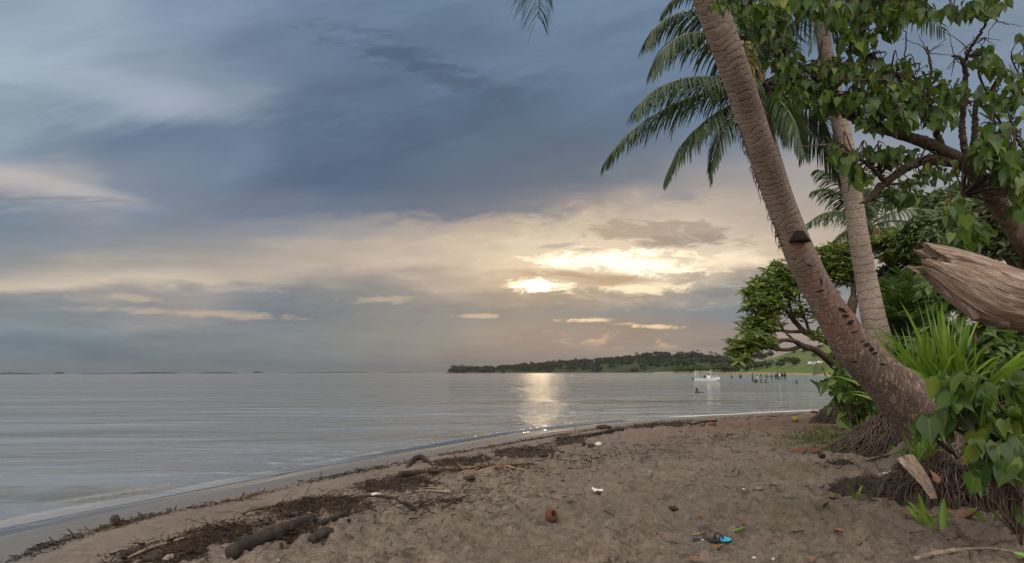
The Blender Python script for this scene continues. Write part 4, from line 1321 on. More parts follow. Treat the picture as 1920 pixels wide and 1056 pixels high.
# --- smaller palms farther back along the bank
b4 = P(1640, 690, 20.5); g4 = HZ(b4[0], b4[1])
palm4 = empty('coconut_palm', (b4[0], b4[1], g4), 'young coconut palm with its ragged crown spreading behind the slim pale trunk', 'palm tree')
trunk_from_px([(1650, 720, 20.5, 18), (1640, 600, 20.5, 15), (1630, 500, 20.3, 14), (1624, 430, 20.2, 14)], 'trunk', palm4, 'pale_palm_bark', 14, 160, palm_disp(4, .02, 6))
Y4 = 20.2
for pts, L, hg in [
    ([(1624, 425, Y4), (1600, 402, 19.6), (1570, 396, 19.2), (1540, 402, 19.0), (1512, 420, 18.9)], .75, 1.1),
    ([(1624, 422, Y4), (1605, 385, 19.8), (1580, 350, 19.5), (1555, 326, 19.3), (1532, 318, 19.2)], .80, .8),
    ([(1624, 422, Y4), (1600, 385, 19.9), (1570, 364, 19.6), (1545, 354, 19.4), (1525, 358, 19.3)], .75, .9),
    ([(1624, 430, Y4), (1600, 428, 19.7), (1580, 437, 19.5), (1560, 455, 19.4)], .6, 1.0),
    ([(1626, 425, Y4), (1665, 402, 19.8), (1710, 392, 19.5), (1760, 398, 19.3), (1795, 415, 19.2)], .75, .95),
    ([(1626, 428, Y4), (1665, 415, 19.7), (1705, 416, 19.4), (1745, 428, 19.2), (1775, 448, 19.1)], .75, 1.0),
    ([(1626, 420, Y4), (1650, 370, 20.2), (1680, 345, 20.4), (1712, 336, 20.5), (1732, 342, 20.5)], .75, .8),
    ([(1625, 418, Y4), (1632, 360, 20.6), (1648, 320, 21.0), (1668, 300, 21.2)], .8, .8),
    ([(1624, 418, Y4), (1615, 350, 20.2), (1592, 300, 20.2), (1570, 285, 20.2)], .8, .8),
    ([(1626, 424, Y4), (1660, 380, 21.0), (1700, 362, 21.5), (1740, 368, 22)], .8, .9),
    ([(1626, 430, Y4), (1648, 440, 19.6), (1668, 465, 19.4), (1676, 495, 19.3)], .6, 1.1),
    ([(1626, 430, Y4), (1690, 430, 19.6), (1750, 445, 19.4), (1790, 470, 19.3)], .7, 1.1)]:
    frond(palm4, pxs(pts), L, 60, rng, hg, .055, 'frond_leaf', .035, tone=.55, ragged=.25)
for pts in [[(1626, 430, Y4), (1640, 425, 19.5), (1655, 440, 19.3), (1660, 470, 19.2)], [(1624, 432, Y4), (1612, 430, 19.5), (1600, 450, 19.3), (1594, 480, 19.3)]]:
    frond(palm4, pxs(pts), .5, 40, rng, 1.4, .05, 'dead_frond_leaf', .03, 'dead_frond', ragged=.5)
b5 = P(1815, 560, 24); g5 = HZ(b5[0], b5[1])
palm5 = empty('coconut_palm', (b5[0], b5[1], g5), 'coconut palm half lost among the trees beyond the heart leaved branches', 'palm tree')
trunk_from_px([(1820, 640, 24, 15), (1806, 500, 24, 13), (1795, 385, 24, 12)], 'trunk', palm5, 'pale_palm_bark', 12, 120, palm_disp(5, .02, 6))
radial_fronds(palm5, P(1795, 383, 24), 18, 2.0, rng, (-.3, 1.1), .12, .2, L=.7, n=40, wid=.06, rad=.03, tone=.5)


# ------------------------------------------------------------------ broad-leaved plants
def hang_leaves(mb, pts, rng, size, tmpl=HEART, droop=.75, spread=.5, mi=0, tone=.5):
    n = len(pts)
    a = rng.uniform(0, 2 * PI, n)
    out = np.stack([np.cos(a), np.sin(a), rng.normal(size=n) * .35], -1)
    tip = unit(out * spread + DOWN * droop * rng.uniform(.4, 1.4, (n, 1)))
    nrm = unit(out * .8 + np.array([0, -.25, .55]) + rng.normal(size=(n, 3)) * .55)
    s = size * rng.choice([.45, .65, .85, 1.0, 1.2], n) * rng.uniform(.85, 1.15, n)
    sc = np.stack([s * rng.uniform(.62, 1.05, n), s, s * rng.uniform(.2, 2.2, n)], -1)
    inst(mb, tmpl[0], tmpl[1], pts, tip, nrm, sc, np.clip(rng.normal(tone, .26, n), 0, 1), mi)


# the old heart-leaved tree leaning in from the bank
Yh = 5.0
bh = P(2030, 640, 5.6); gh = HZ(bh[0], bh[1])
hib = empty('beach_hibiscus_tree', (bh[0], bh[1], gh), 'gnarled heart leaved tree leaning out from the bank, its forked bare branches crossing the palms', 'tree')
mb = MB(); skel = []; LW = .74


def limb(rows, n=None, jit=.010, seg=10, keep=True):
    rows = [tuple(r) if len(r) == 4 else tuple(r) + (3.0 - .9 * i_,) for i_, r in enumerate(rows)]
    p = np.array([list(P(px, py, Y)) + [w * LW * .5 / F * Y] for px, py, Y, w in rows])
    n = n or max(24, len(p) * 10)
    c = catmull(p, n)
    c[1:-1, :3] += rng.normal(size=(n - 2, 3)) * jit * .35
    tube(mb, c[:, :3], np.maximum(c[:, 3], .002), seg, disp=lambda L, A, R: R * (1 + .22 * fbm(L * 9, np.cos(A) * 2.2 + 7, 3, 3) + .16 * fbm(L * 9, np.sin(A) * 2.2, 3, 6) + .10 * fbm(L * 30, A * 3, 2, 8)))
    if keep: skel.append(c)
    return c


gpx = P(2030, 640, 5.6); gp = np.array([gpx[0], gpx[1], gh - .15])
p = [list(gp) + [.13]] + [list(P(a, b, Y)) + [w * .5 / F * Y] for a, b, Y, w in [(1985, 545, 5.5, 44), (1925, 460, 5.3, 38), (1885, 400, 5.2, 34), (1850, 350, 5.1, 31), (1815, 312, 5.05, 27), (1785, 289, 5.0, 22), (1755, 277, 4.95, 18), (1725, 264, 4.9, 8)]]
c = catmull(np.array(p), 150)
tube(mb, c[:, :3], c[:, 3], 22, disp=lambda L, A, R: R * (1 + .26 * fbm(L * 5, np.cos(A) * 2.5 + 7, 4, 3) + .2 * fbm(L * 5, np.sin(A) * 2.5, 4, 6) + .12 * fbm(L * 18, A * 3, 3, 8)))
limb([(1812, 310, 5.05, 36), (1780, 302, 5.0, 30), (1745, 300, 4.95, 26), (1712, 308, 4.9, 23), (1680, 328, 4.85, 20), (1650, 352, 4.8, 18), (1628, 376, 4.75, 13), (1612, 381, 4.7, 5)])
limb([(1662, 346, 4.82, 14), (1645, 325, 4.7, 12), (1622, 305, 4.6, 10), (1590, 288, 4.5, 8), (1556, 273, 4.45, 6), (1520, 274, 4.4, 4), (1497, 276, 4.4, 2)])
limb([(1800, 300, 5.0, 36), (1765, 282, 4.95, 32), (1720, 262, 4.9, 30), (1680, 250, 4.85, 26), (1640, 236, 4.8, 24), (1600, 222, 4.75, 20), (1560, 198, 4.7, 18), (1510, 176, 4.65, 15), (1482, 146, 4.6, 13), (1462, 112, 4.55, 12), (1440, 75, 4.5, 10), (1425, 30, 4.5, 8), (1400, -30, 4.5, 6)])
limb([(1768, 284, 4.95, 20), (1757, 250, 4.9, 17), (1745, 215, 4.85, 15), (1735, 190, 4.8, 14), (1715, 160, 4.75, 12), (1685, 142, 4.7, 10), (1660, 122, 4.65, 8), (1630, 106, 4.6, 6), (1590, 97, 4.6, 4)])
limb([(1736, 182, 4.8, 9), (1745, 150, 4.75, 7), (1743, 115, 4.7, 6), (1738, 87, 4.7, 4)])
limb([(1728, 172, 4.8, 7), (1712, 140, 4.7, 5), (1697, 115, 4.65, 4), (1699, 75, 4.6, 3), (1697, 58, 4.6, 2.5), (1676, 50, 4.6, 2)])
limb([(1812, 300, 5.0, 20), (1803, 240, 4.95, 16), (1809, 190, 4.9, 14), (1810, 150, 4.85, 13), (1808, 120, 4.8, 12), (1798, 108, 4.8, 8), (1784, 105, 4.8, 5)])
limb([(1808, 122, 4.8, 9), (1818, 95, 4.75, 8), (1832, 72, 4.7, 8), (1846, 48, 4.65, 7), (1856, 25, 4.6, 6), (1866, -10, 4.6, 5), (1880, -50, 4.6, 4)])
limb([(1825, 300, 5.1, 18), (1828, 250, 5.1, 16), (1830, 198, 5.1, 13), (1850, 180, 5.1, 11), (1868, 160, 5.1, 10), (1883, 135, 5.1, 8), (1876, 112, 5.1, 5), (1860, 103, 5.1, 3)])
limb([(1870, 380, 5.2, 20), (1905, 330, 4.9, 16), (1935, 290, 4.7, 12), (1970, 250, 4.6, 8)])
limb([(1925, 290, 4.7, 10), (1900, 250, 4.6, 8), (1880, 235, 4.5, 5)])
limb([(1940, 300, 4.7, 10), (1930, 220, 4.8, 8), (1915, 175, 4.9, 6), (1925, 150, 5, 4)])
limb([(1850, 355, 5.0, 10), (1800, 370, 4.5, 7), (1785, 400, 4.3, 5), (1780, 430, 4.2, 3)])
limb([(1880, -60, 4.6, 9), (1820, -45, 4.5, 8), (1740, -30, 4.4, 8), (1660, -15, 4.4, 6), (1580, -10, 4.4, 5), (1500, -5, 4.4, 4)])
limb([(1425, 30, 4.5, 6), (1395, 5, 4.4, 4), (1360, -5, 4.3, 3), (1315, -10, 4.3, 2)])
limb([(1500, 162, 4.62, 7), (1540, 148, 4.4, 5), (1600, 150, 4.3, 4), (1680, 150, 4.4, 3)])
limb([(1700, 206, 4.85, 5), (1735, 205, 4.8, 6)], 8)
# bare broken twigs
for (px, py, Y) in [(1812, 88, 4.75), (1848, 70, 4.65), (1790, 110, 4.8), (1800, 200, 4.8), (1850, 200, 5.0), (1905, 190, 4.9), (1900, 150, 5), (1870, 40, 4.6), (1738, 100, 4.7), (1620, 320, 4.7), (1580, 300, 4.6), (1700, 165, 4.7), (1540, 205, 4.6)]:
    for _ in range(6):
        a = rng.uniform(0, 2 * PI); l = rng.uniform(20, 55)
        limb([(px, py, Y), (px + l * .5 * math.cos(a) + rng.normal() * 5, py + l * .4 * math.sin(a) - 4, Y + rng.normal() * .05), (px + l * math.cos(a) + rng.normal() * 8, py + l * .8 * math.sin(a) - 6, Y + rng.normal() * .1)], 10, .006, 5, False)
wood_mb = mb
# leaves: (px, py, rx, ry, Y, dY, count, size)
LEAF = [
    (1362, 8, 42, 14, 4.35, .15, 46, .10), (1405, 22, 42, 24, 4.4, .2, 70, .11), (1455, 14, 45, 30, 4.4, .25, 95, .11), (1440, 60, 34, 40, 4.5, .2, 80, .10),
    (1470, 110, 36, 44, 4.55, .25, 110, .10), (1490, 160, 40, 42, 4.6, .3, 110, .10), (1520, 10, 45, 22, 4.4, .2, 40, .11),
    (1585, 20, 50, 34, 4.4, .3, 110, .125), (1600, 68, 32, 34, 4.4, .25, 50, .12), (1650, 18, 45, 28, 4.4, .25, 70, .125), (1672, 46, 26, 22, 4.35, .2, 16, .13), (1640, 64, 14, 18, 4.35, .1, 8, .12), (1700, 14, 45, 26, 4.4, .25, 70, .13), (1735, 22, 28, 22, 4.4, .2, 22, .14),
    (1790, 18, 16, 22, 4.5, .1, 9, .13), (1840, 16, 42, 22, 4.55, .2, 46, .13), (1856, 2, 50, 12, 4.55, .2, 30, .13),
    (1560, 128, 46, 26, 4.5, .3, 90, .10), (1620, 132, 56, 26, 4.55, .3, 110, .10), (1690, 118, 28, 18, 4.6, .2, 26, .09), (1680, 165, 55, 28, 4.6, .35, 120, .10),
    (1545, 180, 50, 36, 4.6, .4, 120, .11), (1620, 190, 62, 34, 4.65, .4, 165, .11), (1700, 205, 48, 42, 4.7, .4, 140, .11), (1650, 232, 60, 20, 4.7, .3, 80, .10),
    (1740, 140, 26, 26, 4.65, .2, 26, .10), (1762, 165, 28, 30, 4.75, .3, 50, .11), (1770, 210, 32, 36, 4.7, .4, 80, .11), (1800, 180, 26, 36, 4.85, .3, 40, .10), (1845, 110, 30, 22, 4.8, .25, 46, .10), (1862, 130, 24, 28, 4.9, .2, 36, .10), (1850, 180, 26, 24, 5, .3, 40, .10),
    (1898, 165, 34, 36, 4.7, .3, 64, .11), (1880, 205, 24, 20, 4.7, .2, 22, .12), (1912, 105, 10, 14, 4.8, .1, 8, .1), (1870, 250, 36, 24, 4.5, .3, 44, .15), (1850, 285, 32, 34, 4.4, .3, 60, .14), (1895, 300, 34, 44, 4.5, .4, 90, .13), (1918, 345, 22, 44, 4.5, .4, 60, .13), (1868, 318, 22, 22, 4.4, .2, 22, .15), (1828, 292, 16, 34, 4.4, .2, 16, .14), (1915, 390, 16, 26, 4.4, .2, 16, .14),
    (1590, 300, 28, 34, 4.6, .2, 40, .12), (1565, 290, 16, 26, 4.5, .15, 18, .12), (1610, 335, 26, 24, 4.6, .2, 26, .12), (1640, 285, 40, 18, 4.7, .25, 28, .10), (1680, 290, 40, 22, 4.7, .25, 42, .11), (1700, 365, 40, 14, 4.7, .2, 26, .12), (1680, 375, 20, 22, 4.6, .1, 12, .14), (1720, 335, 40, 12, 4.8, .2, 18, .10), (1760, 320, 40, 26, 4.8, .3, 40, .11),
    (1800, 405, 34, 44, 4.2, .2, 50, .13), (1790, 445, 22, 30, 4.15, .15, 22, .13), (1830, 440, 24, 24, 4.2, .2, 22, .13), (1960, 250, 60, 110, 4.6, .5, 160, .13), (1960, 60, 60, 80, 4.7, .4, 60, .12), (1750, -40, 260, 30, 4.5, .5, 200, .12),
]
lf = MB(); tw = MB()
for (px, py, rx, ry, Y, dY, n, size) in LEAF:
    n = int(n * (.85 if px > 1735 and py < 235 else 1.25 if px < 1800 else .85))
    u = unit(rng.normal(size=(n, 3))) * rng.uniform(0, 1, (n, 1)) ** .5
    pts = np.array([P(px + a * rx, py + b * ry, Y + c_ * dY * 1.4) for a, b, c_ in u])
    hang_leaves(lf, pts, rng, size * (.60 if px < 1780 else .70), HEART, .8, .55, tone=.42)
    # twigs carrying them
    near = min(skel, key=lambda s_: np.min(np.linalg.norm(s_[:, :3] - P(px, py, Y), axis=1)))
    j = np.argmin(np.linalg.norm(near[:, :3] - P(px, py, Y), axis=1)); root = near[j, :3]
    for q in pts[:max(4, n // 5)]:
        mid = (root + q) / 2 + rng.normal(size=3) * .05 + np.array([0, 0, .05])
        tube(tw, [root, mid, q], [.007, .0045, .002], 4, 8, rnd=rng.uniform())
wood_mb.build('trunk', M['hibiscus_bark'], hib, local=hib.location)
tw.build('twigs', M['twig_bark'], hib, local=hib.location)
lf.build('crown', M['heart_leaf'], hib, local=hib.location)

# --- the rosette-leaved shore tree bending over the water
br = P(1578, 775, 18.0); gr_ = HZ(br[0], br[1])
ros = empty('shore_almond_tree', (br[0], br[1], gr_), 'spreading shore tree with leaf rosettes and pale trunk, bending left over the bay on its root mound', 'tree')
ros['label'] = 'spreading shore tree with leaf rosettes and pale trunk, bending low over the bay'
mb = MB(); skel = []; LW = 1.0
Yr = 18.0
limb([(1582, 790, Yr, 34), (1578, 745, Yr, 27), (1576, 715, Yr, 26), (1582, 690, Yr, 25), (1590, 655, Yr, 24), (1592, 610, Yr, 20), (1600, 560, Yr, 16)], 60, .01, 14)
limb([(1580, 700, Yr, 15), (1560, 682, 17.8, 14), (1545, 668, 17.6, 13), (1525, 655, 17.4, 12), (1505, 649, 17.2, 11), (1490, 640, 17.0, 9), (1470, 638, 16.9, 7), (1440, 640, 16.8, 5)])
limb([(1505, 649, 17.2, 8), (1480, 656, 17.0, 7), (1455, 655, 16.8, 6), (1420, 650, 16.6, 4), (1400, 668, 16.5, 3)])
limb([(1588, 660, Yr, 14), (1560, 645, 18.2, 13), (1530, 632, 18.4, 12), (1508, 622, 18.5, 11), (1492, 605, 18.6, 9), (1480, 590, 18.6, 8), (1468, 575, 18.6, 6), (1455, 560, 18.6, 4)])
limb([(1508, 622, 18.5, 7), (1480, 622, 18.2, 6), (1455, 618, 18.0, 5), (1425, 610, 17.8, 3)])
limb([(1492, 605, 18.6, 6), (1480, 570, 18.8, 5), (1482, 545, 18.9, 4), (1490, 520, 19, 3)])
limb([(1490, 640, 17.0, 5), (1470, 620, 16.9, 4), (1462, 605, 16.8, 4), (1452, 590, 16.8, 3)])
limb([(1520, 628, 18.4, 6), (1510, 600, 18.6, 5), (1500, 570, 18.8, 4), (1498, 545, 18.9, 3)])
limb([(1592, 620, Yr, 12), (1560, 580, 18.6, 9), (1535, 545, 19, 7), (1515, 515, 19.2, 4)])
limb([(1598, 570, Yr, 11), (1600, 530, 18.3, 9), (1590, 500, 18.6, 6), (1575, 480, 18.8, 4)])
limb([(1600, 565, Yr, 10), (1630, 540, 18.2, 8), (1655, 520, 18.4, 6), (1672, 500, 18.5, 4)])
limb([(1640, 532, 18.3, 6), (1680, 520, 18.4, 5), (1700, 500, 18.5, 4), (1720, 480, 18.6, 3)])
limb([(1655, 520, 18.4, 5), (1685, 535, 18.2, 4), (1700, 515, 18.3, 3), (1690, 490, 18.3, 2.5)])
CL = [(1386, 656, 24, 20, 16.6, 44), (1415, 640, 30, 22, 16.8, 46), (1436, 640, 26, 14, 16.8, 22), (1420, 612, 34, 26, 17.6, 60), (1446, 606, 26, 20, 17.8, 26), (1425, 575, 34, 26, 18, 60), (1452, 566, 30, 26, 18.3, 50), (1415, 545, 28, 22, 18.2, 40), (1450, 535, 36, 26, 18.6, 66), (1480, 540, 30, 24, 18.8, 48), (1462, 505, 26, 18, 19, 34), (1490, 515, 34, 20, 19, 46), (1525, 515, 34, 22, 19.1, 46), (1500, 575, 22, 26, 18.6, 12), (1520, 600, 24, 24, 18.4, 9), (1540, 622, 26, 18, 18, 10), (1392, 676, 18, 10, 16.5, 16),
      (1560, 480, 36, 24, 18.7, 60), (1580, 470, 40, 22, 18.8, 60), (1555, 510, 30, 26, 18.6, 44), (1575, 520, 24, 24, 18.4, 30), (1600, 500, 30, 24, 18.4, 40), (1650, 462, 44, 22, 18.7, 66), (1690, 450, 46, 22, 18.8, 66), (1735, 455, 40, 24, 18.8, 60), (1705, 480, 34, 16, 18.6, 36), (1660, 480, 20, 14, 18.5, 16), (1540, 555, 26, 26, 18.3, 26), (1640, 545, 26, 18, 18, 20)]
lf = MB()
for (px, py, rx, ry, Y, n) in CL:
    n = int(n * .92)
    u = unit(rng.normal(size=(n, 3))) * rng.uniform(0, 1, (n, 1)) ** .45
    C_ = np.array([P(px + a * rx, py + b * ry, Y + c_ * .8) for a, b, c_ in u])
    near = min(skel, key=lambda s_: np.min(np.linalg.norm(s_[:, :3] - P(px, py, Y), axis=1)))
    j = np.argmin(np.linalg.norm(near[:, :3] - P(px, py, Y), axis=1)); root = near[j, :3]
    for k_, q in enumerate(C_):
        if k_ % 5 == 0: tube(mb, [root, (root + q) / 2 + DOWN * .06, q], [.022, .014, .008], 4, 8)
        m = rng.integers(7, 12); a = rng.uniform(0, 2 * PI) + np.arange(m) * 2.4
        el = rng.uniform(-.35, .75, m)
        tip = np.stack([np.cos(a) * np.cos(el), np.sin(a) * np.cos(el), np.sin(el)], -1)
        nr = unit(np.array([0, 0, 1.0]) + rng.normal(size=(m, 3)) * .4)
        inst(lf, LANCE[0], LANCE[1], np.repeat(q[None], m, 0), tip, nr, np.stack([rng.uniform(.17, .27, m)] * 3, -1) * np.array([1.15, 1, 1]), np.clip(rng.normal(.35 + .35 * (k_ % 3 == 0), .2, m), 0, 1))
mb.build('trunk', M['twig_bark'], ros, local=ros.location)
lf.build('crown', M['rosette_leaf'], ros, local=ros.location)
mr = P(1572, 782, 17.6); mr[2] = HZ(mr[0], mr[1])
root_mass(ros, (mr[0], mr[1], mr[2]), .60, .6, .60, 240, rng, (.1, .1), .011)
# leafy sucker growing at its foot
suc = empty('leafy_sapling', P(1592, 760, 15.5), 'leafy sapling with rounded leaves at the foot of the shore tree', 'plant')
suc.location.z = HZ(suc.location.x, suc.location.y)
mb = MB(); lf = MB(); o0 = np.array(suc.location)
for k in range(22):
    e = P(rng.uniform(1552, 1640), rng.uniform(655, 775), 15.5 + rng.normal() * .4)
    tube(mb, [o0, (o0 + e) / 2 + rng.normal(size=3) * .08, e], [.02, .014, .006], 5, 8)
    m = 13; hang_leaves(lf, e + rng.normal(size=(m, 3)) * .16, rng, .25, HEART, .5, .7, tone=.6)
mb.build('stem', M['twig_bark'], suc, local=suc.location); lf.build('foliage', M['shrub_leaf'], suc, local=suc.location)
# ------------------------------------------------------------------ the green bank
rng = np.random.default_rng(77)


def px_tree(name, label, cat, group, px, py, Y, rpx, hpx, n, size, mat, tmpl=OVAL, clumps=16, tw=.10, spread=.36, droop=.35, base_px=None):
    c = P(px, py, Y); s = Y / F; bx = P(base_px or px, py, Y + .2)
    gz = HZ(bx[0], bx[1])
    e = empty(name, (bx[0], bx[1], gz), label, cat, group)
    mb = MB(); p, nr = crown_pts(n, rpx * s, rpx * s * .8, hpx * s, rng, clumps, spread)
    p[:, 2] -= 0.0
    tip = unit(np.cross(nr, unit(rng.normal(size=(n, 3)))) + nr * .5 + DOWN * droop)
    inst(mb, tmpl[0], tmpl[1], p + c, tip, nr + rng.normal(size=(n, 3)) * .5, size * rng.uniform(.55, 1.3, n), np.clip(rng.normal(.45, .26, n), 0, 1))
    t = MB(); b0 = np.array([bx[0], bx[1], gz - .2])
    for j in range(9):
        q = c + p[rng.integers(0, n)] * .8
        tube(t, [b0 + rng.normal(size=3) * .06, (b0 * .5 + c * .5) + rng.normal(size=3) * .12, (c + q) / 2 + rng.normal(size=3) * .1, q], [tw, tw * .6, tw * .35, tw * .12], 6, 14)
    t.build('trunk', M['hibiscus_bark'], e, local=e.location)
    mb.build('crown', M[mat], e, local=e.location)
    return e


# trees closing the view above the bank
for k, (px, py, Y, r, h, n, sz, lab) in enumerate([
    (1748, 452, 17.0, 62, 62, 2600, .17, 'fine leaved olive tree on the bank right behind the end of the driftwood log'),
    (1835, 430, 15.0, 74, 84, 3000, .17, 'dense fine leaved tree filling the bank under the crooked heart leaved trunk'),
    (1912, 440, 13.5, 84, 125, 4200, .17, 'tall fine leaved tree at the edge of the bank beyond the crooked trunk'),
    (1800, 400, 22.0, 80, 56, 2400, .22, 'hazy olive tree farther back whose top meets the half hidden palm'),
    (1705, 520, 19.0, 60, 44, 1500, .19, 'low bushy tree on the bank beyond the slim pale palm, gaps of sky in it'),
    (1990, 380, 12.5, 80, 160, 2400, .18, 'tall leafy tree at the far end of the bank, past the driftwood log')]):
    px_tree('bank_tree', lab, 'tree', 'trees on the bank', px, py, Y, r, h, n, sz, 'tree_leaf')
# shrubs below them
for k, (px, py, Y, r, h, n, sz, tm, lab) in enumerate([
    (1668, 575, 13.6, 40, 66, 620, .20, OVAL, 'narrow glossy shrub squeezed between the leaning trunk and the slim pale palm'),
    (1705, 600, 12.4, 56, 76, 900, .21, HEART, 'heart leaved shrub spilling beside the slim pale palm trunk'),
    (1762, 560, 11.6, 62, 60, 900, .20, OVAL, 'oval leaved shrub under the tip of the driftwood log'),
    (1812, 590, 10.6, 66, 66, 700, .20, HEART, 'broad heart leaved shrub below the middle of the driftwood log'),
    (1880, 555, 10.2, 70, 80, 900, .19, OVAL, 'dark oval leaved shrub behind the thick end of the driftwood log'),
    (1935, 640, 8.6, 62, 80, 640, .15, HEART, 'heart leaved shrub below the thick end of the driftwood log'),
    (1868, 668, 8.4, 56, 56, 560, .14, HEART, 'pale heart leaved shrub just beside the bright strap leaved lily'),
    (1740, 650, 11.0, 70, 60, 760, .17, OVAL, 'low dark shrub standing behind the bright strap leaved lily'),
    (1650, 690, 14.5, 36, 40, 360, .18, OVAL, 'small dark shrub in the gap between the two palm trunks'),
    (1880, 735, 8.2, 44, 30, 420, .09, OVAL, 'low small leaved weed patch over the bare earth of the bank')]):
    px_tree('bank_shrub', lab, 'shrub', 'shrubs on the bank', px, py, Y, r, h, n, sz, 'shrub_leaf' if tm is OVAL else 'heart_leaf', tm, 12, .03, .42, .7)
# two young palms among the shrubs: stiff upright fans of leaflets
for k, (px, py, Y, lab) in enumerate([(1695, 560, 12.0, 'young palm seedling holding up stiff green fronds beside the slim pale palm'), (1718, 585, 11.8, 'smaller palm seedling with spread fronds amid the shrubs under the log')]):
    b = P(px, 700, Y); e = empty('palm_seedling', (b[0], b[1], HZ(b[0], b[1])), lab, 'plant', 'palm seedlings on the bank')
    b0 = np.array(e.location)
    mb = MB(); tube(mb, [b0 - [0, 0, .1], b0 + [0, 0, .4], P(px, 640, Y)], [.07, .06, .04], 8, 10); mb.build('stem', M['root_bark'], e, local=e.location)
    hub = P(px, 640, Y)
    for (a, b_) in [(-40, -140), (-8, -165), (22, -150), (48, -110), (-70, -85), (70, -70)][: 6 - k]:
        f_ = .8 if k == 0 else .6
        tipp = P(px + a * f_, 640 + b_ * f_, Y - .4); mid = (hub + tipp) / 2 + np.array([0, 0, .12])
        frond(e, np.array([hub, mid, tipp]), .5, 34, rng, .25, .045, 'shrub_leaf', .02, tone=.55)


# strap-leaved lilies
def strap_plant(name, label, cat, loc, n, L, w, rng, mat='lily_leaf', arch=.8, group=None, flowers=0, spread=(.15, .95), part='leaf', facing=None):
    e = empty(name, loc, label, cat, group)
    mbs = []
    for k in range(n):
        mb = MB()
        a = rng.uniform(0, 2 * PI) if facing is None else facing + rng.normal() * .9
        el = PI / 2 - rng.uniform(*spread)
        d = np.array([math.cos(a) * math.cos(el), math.sin(a) * math.cos(el), math.sin(el)]); l = L * rng.uniform(.6, 1.15)
        st = 9; p = [np.array([math.cos(a), math.sin(a), 0]) * rng.uniform(0, .06) * L + [0, 0, -.03]]
        for i in range(st - 1):
            p.append(p[-1] + d * l / (st - 1)); d = unit(d + DOWN * arch * rng.uniform(.07, .16) * (i / 4 + .3))
        p = np.array(p); t = np.gradient(p, axis=0); sd = unit(np.cross(t, [math.cos(a + .3), math.sin(a + .3), .6]))
        ww = w * rng.uniform(.75, 1.2) * np.interp(np.linspace(0, 1, st), [0, .15, .55, .85, 1], [.55, .85, 1, .55, .03])[:, None] * .5
        up = unit(np.cross(sd, t))
        V = np.vstack([p, p - sd * ww + up * ww * .45, p + sd * ww + up * ww * .45]); i = np.arange(st - 1)
        mb.add(V, [np.vstack([np.stack([i, i + 1, st + i + 1, st + i], -1), np.stack([i + 1, i, 2 * st + i, 2 * st + i + 1], -1)])], rnd=np.clip(rng.normal(.5, .24), 0, 1), ta=np.concatenate([np.zeros(st), np.full(2 * st, .3)]))
        mb.build(part, M[mat], e)
    for k in range(flowers):
        mb = MB(); a = rng.uniform(-.6, .6); h = L * rng.uniform(.85, 1.0); hd = np.array([.25 * a + .12, -.1, h])
        tube(mb, [(0, 0, 0), (hd[0] * .4, hd[1] * .5, h * .6), hd], [.012, .01, .008], 6, 10); st_ = mb.build('flower_stalk', M['lily_leaf'], e)
        mb = MB(); m = 26; tip = unit(rng.normal(size=(m, 3)) + [0, -.2, .4]); inst(mb, LANCE[0], LANCE[1], np.repeat(hd[None], m, 0) + tip * .01, tip, rng.normal(size=(m, 3)), np.stack([np.full(m, .03), rng.uniform(.04, .075, m), np.full(m, .1)], -1), rng.uniform(0, 1, m))
        mb.build('flower', M['flower_petal'], st_)
    return e


def on(px, py, Y=None):
    if Y is None: p = G(px, py)
    else:
        p = P(px, py, Y); p[2] = HZ(p[0], p[1])
    return p


for k, (px, Y, n, L, fl, lab) in enumerate([(1740, 8.8, 90, 1.42, 0, 'large bright green strap leaved lily rising just behind the leaning trunk'), (1786, 8.6, 90, 1.42, 2, 'bright green strap leaved lily with spidery white flowers beside the heart leaved shrub'), (1824, 8.3, 40, 1.2, 0, 'smaller strap leaved lily leaning over the bare earth of the bank')]):
    p = on(px, 770, Y); strap_plant('spider_lily', lab, 'plant', p, n, L, .058, rng, arch=.95, group='lilies on the bank', flowers=fl, spread=(.05, .85))
p = on(1618, 800, 13.2); strap_plant('spider_lily', 'small fresh green strap leaved clump between the two far root mounds', 'plant', p, 24, .55, .06, rng, arch=.8, group='lilies on the bank')
p = P(1716, 862, 6.75); strap_plant('fern_clump', 'little strap leaved tuft sprouting on the left flank of the bare root mound'.replace('left flank', 'seaward flank'), 'plant', p, 15, .34, .03, rng, arch=.9, group='tufts growing on the roots')
p = P(1744, 836, 6.55); strap_plant('fern_clump', 'little strap leaved tuft clinging under the foot of the leaning trunk', 'plant', p, 9, .28, .03, rng, arch=1.0, group='tufts growing on the roots')
p = on(1603, 932); strap_plant('seedling', 'tiny green seedling with a yellowed leaf beside the twig pile on the sand', 'plant', p, 7, .20, .035, rng, arch=.6)
for k, (px, py, n, L, w, lab) in enumerate([(1738, 984, 4, .30, .042, 'young two tone strap sprout standing upright in the sand under the roots'), (1768, 996, 3, .42, .05, 'biggest pale strap sprout in the sand, its blades spread in a V'), (1752, 978, 2, .22, .04, 'short strap sprout in the sand between two larger ones'), (1856, 976, 3, .22, .04, 'short strap sprout in the sand next to the fallen orange leaf')]):
    p = on(px, py); strap_plant('strap_sprout', lab, 'plant', p, n, L, w, rng, arch=.5, group='sprouts in the sand', spread=(.25, .95))
p = on(1800, 1000)

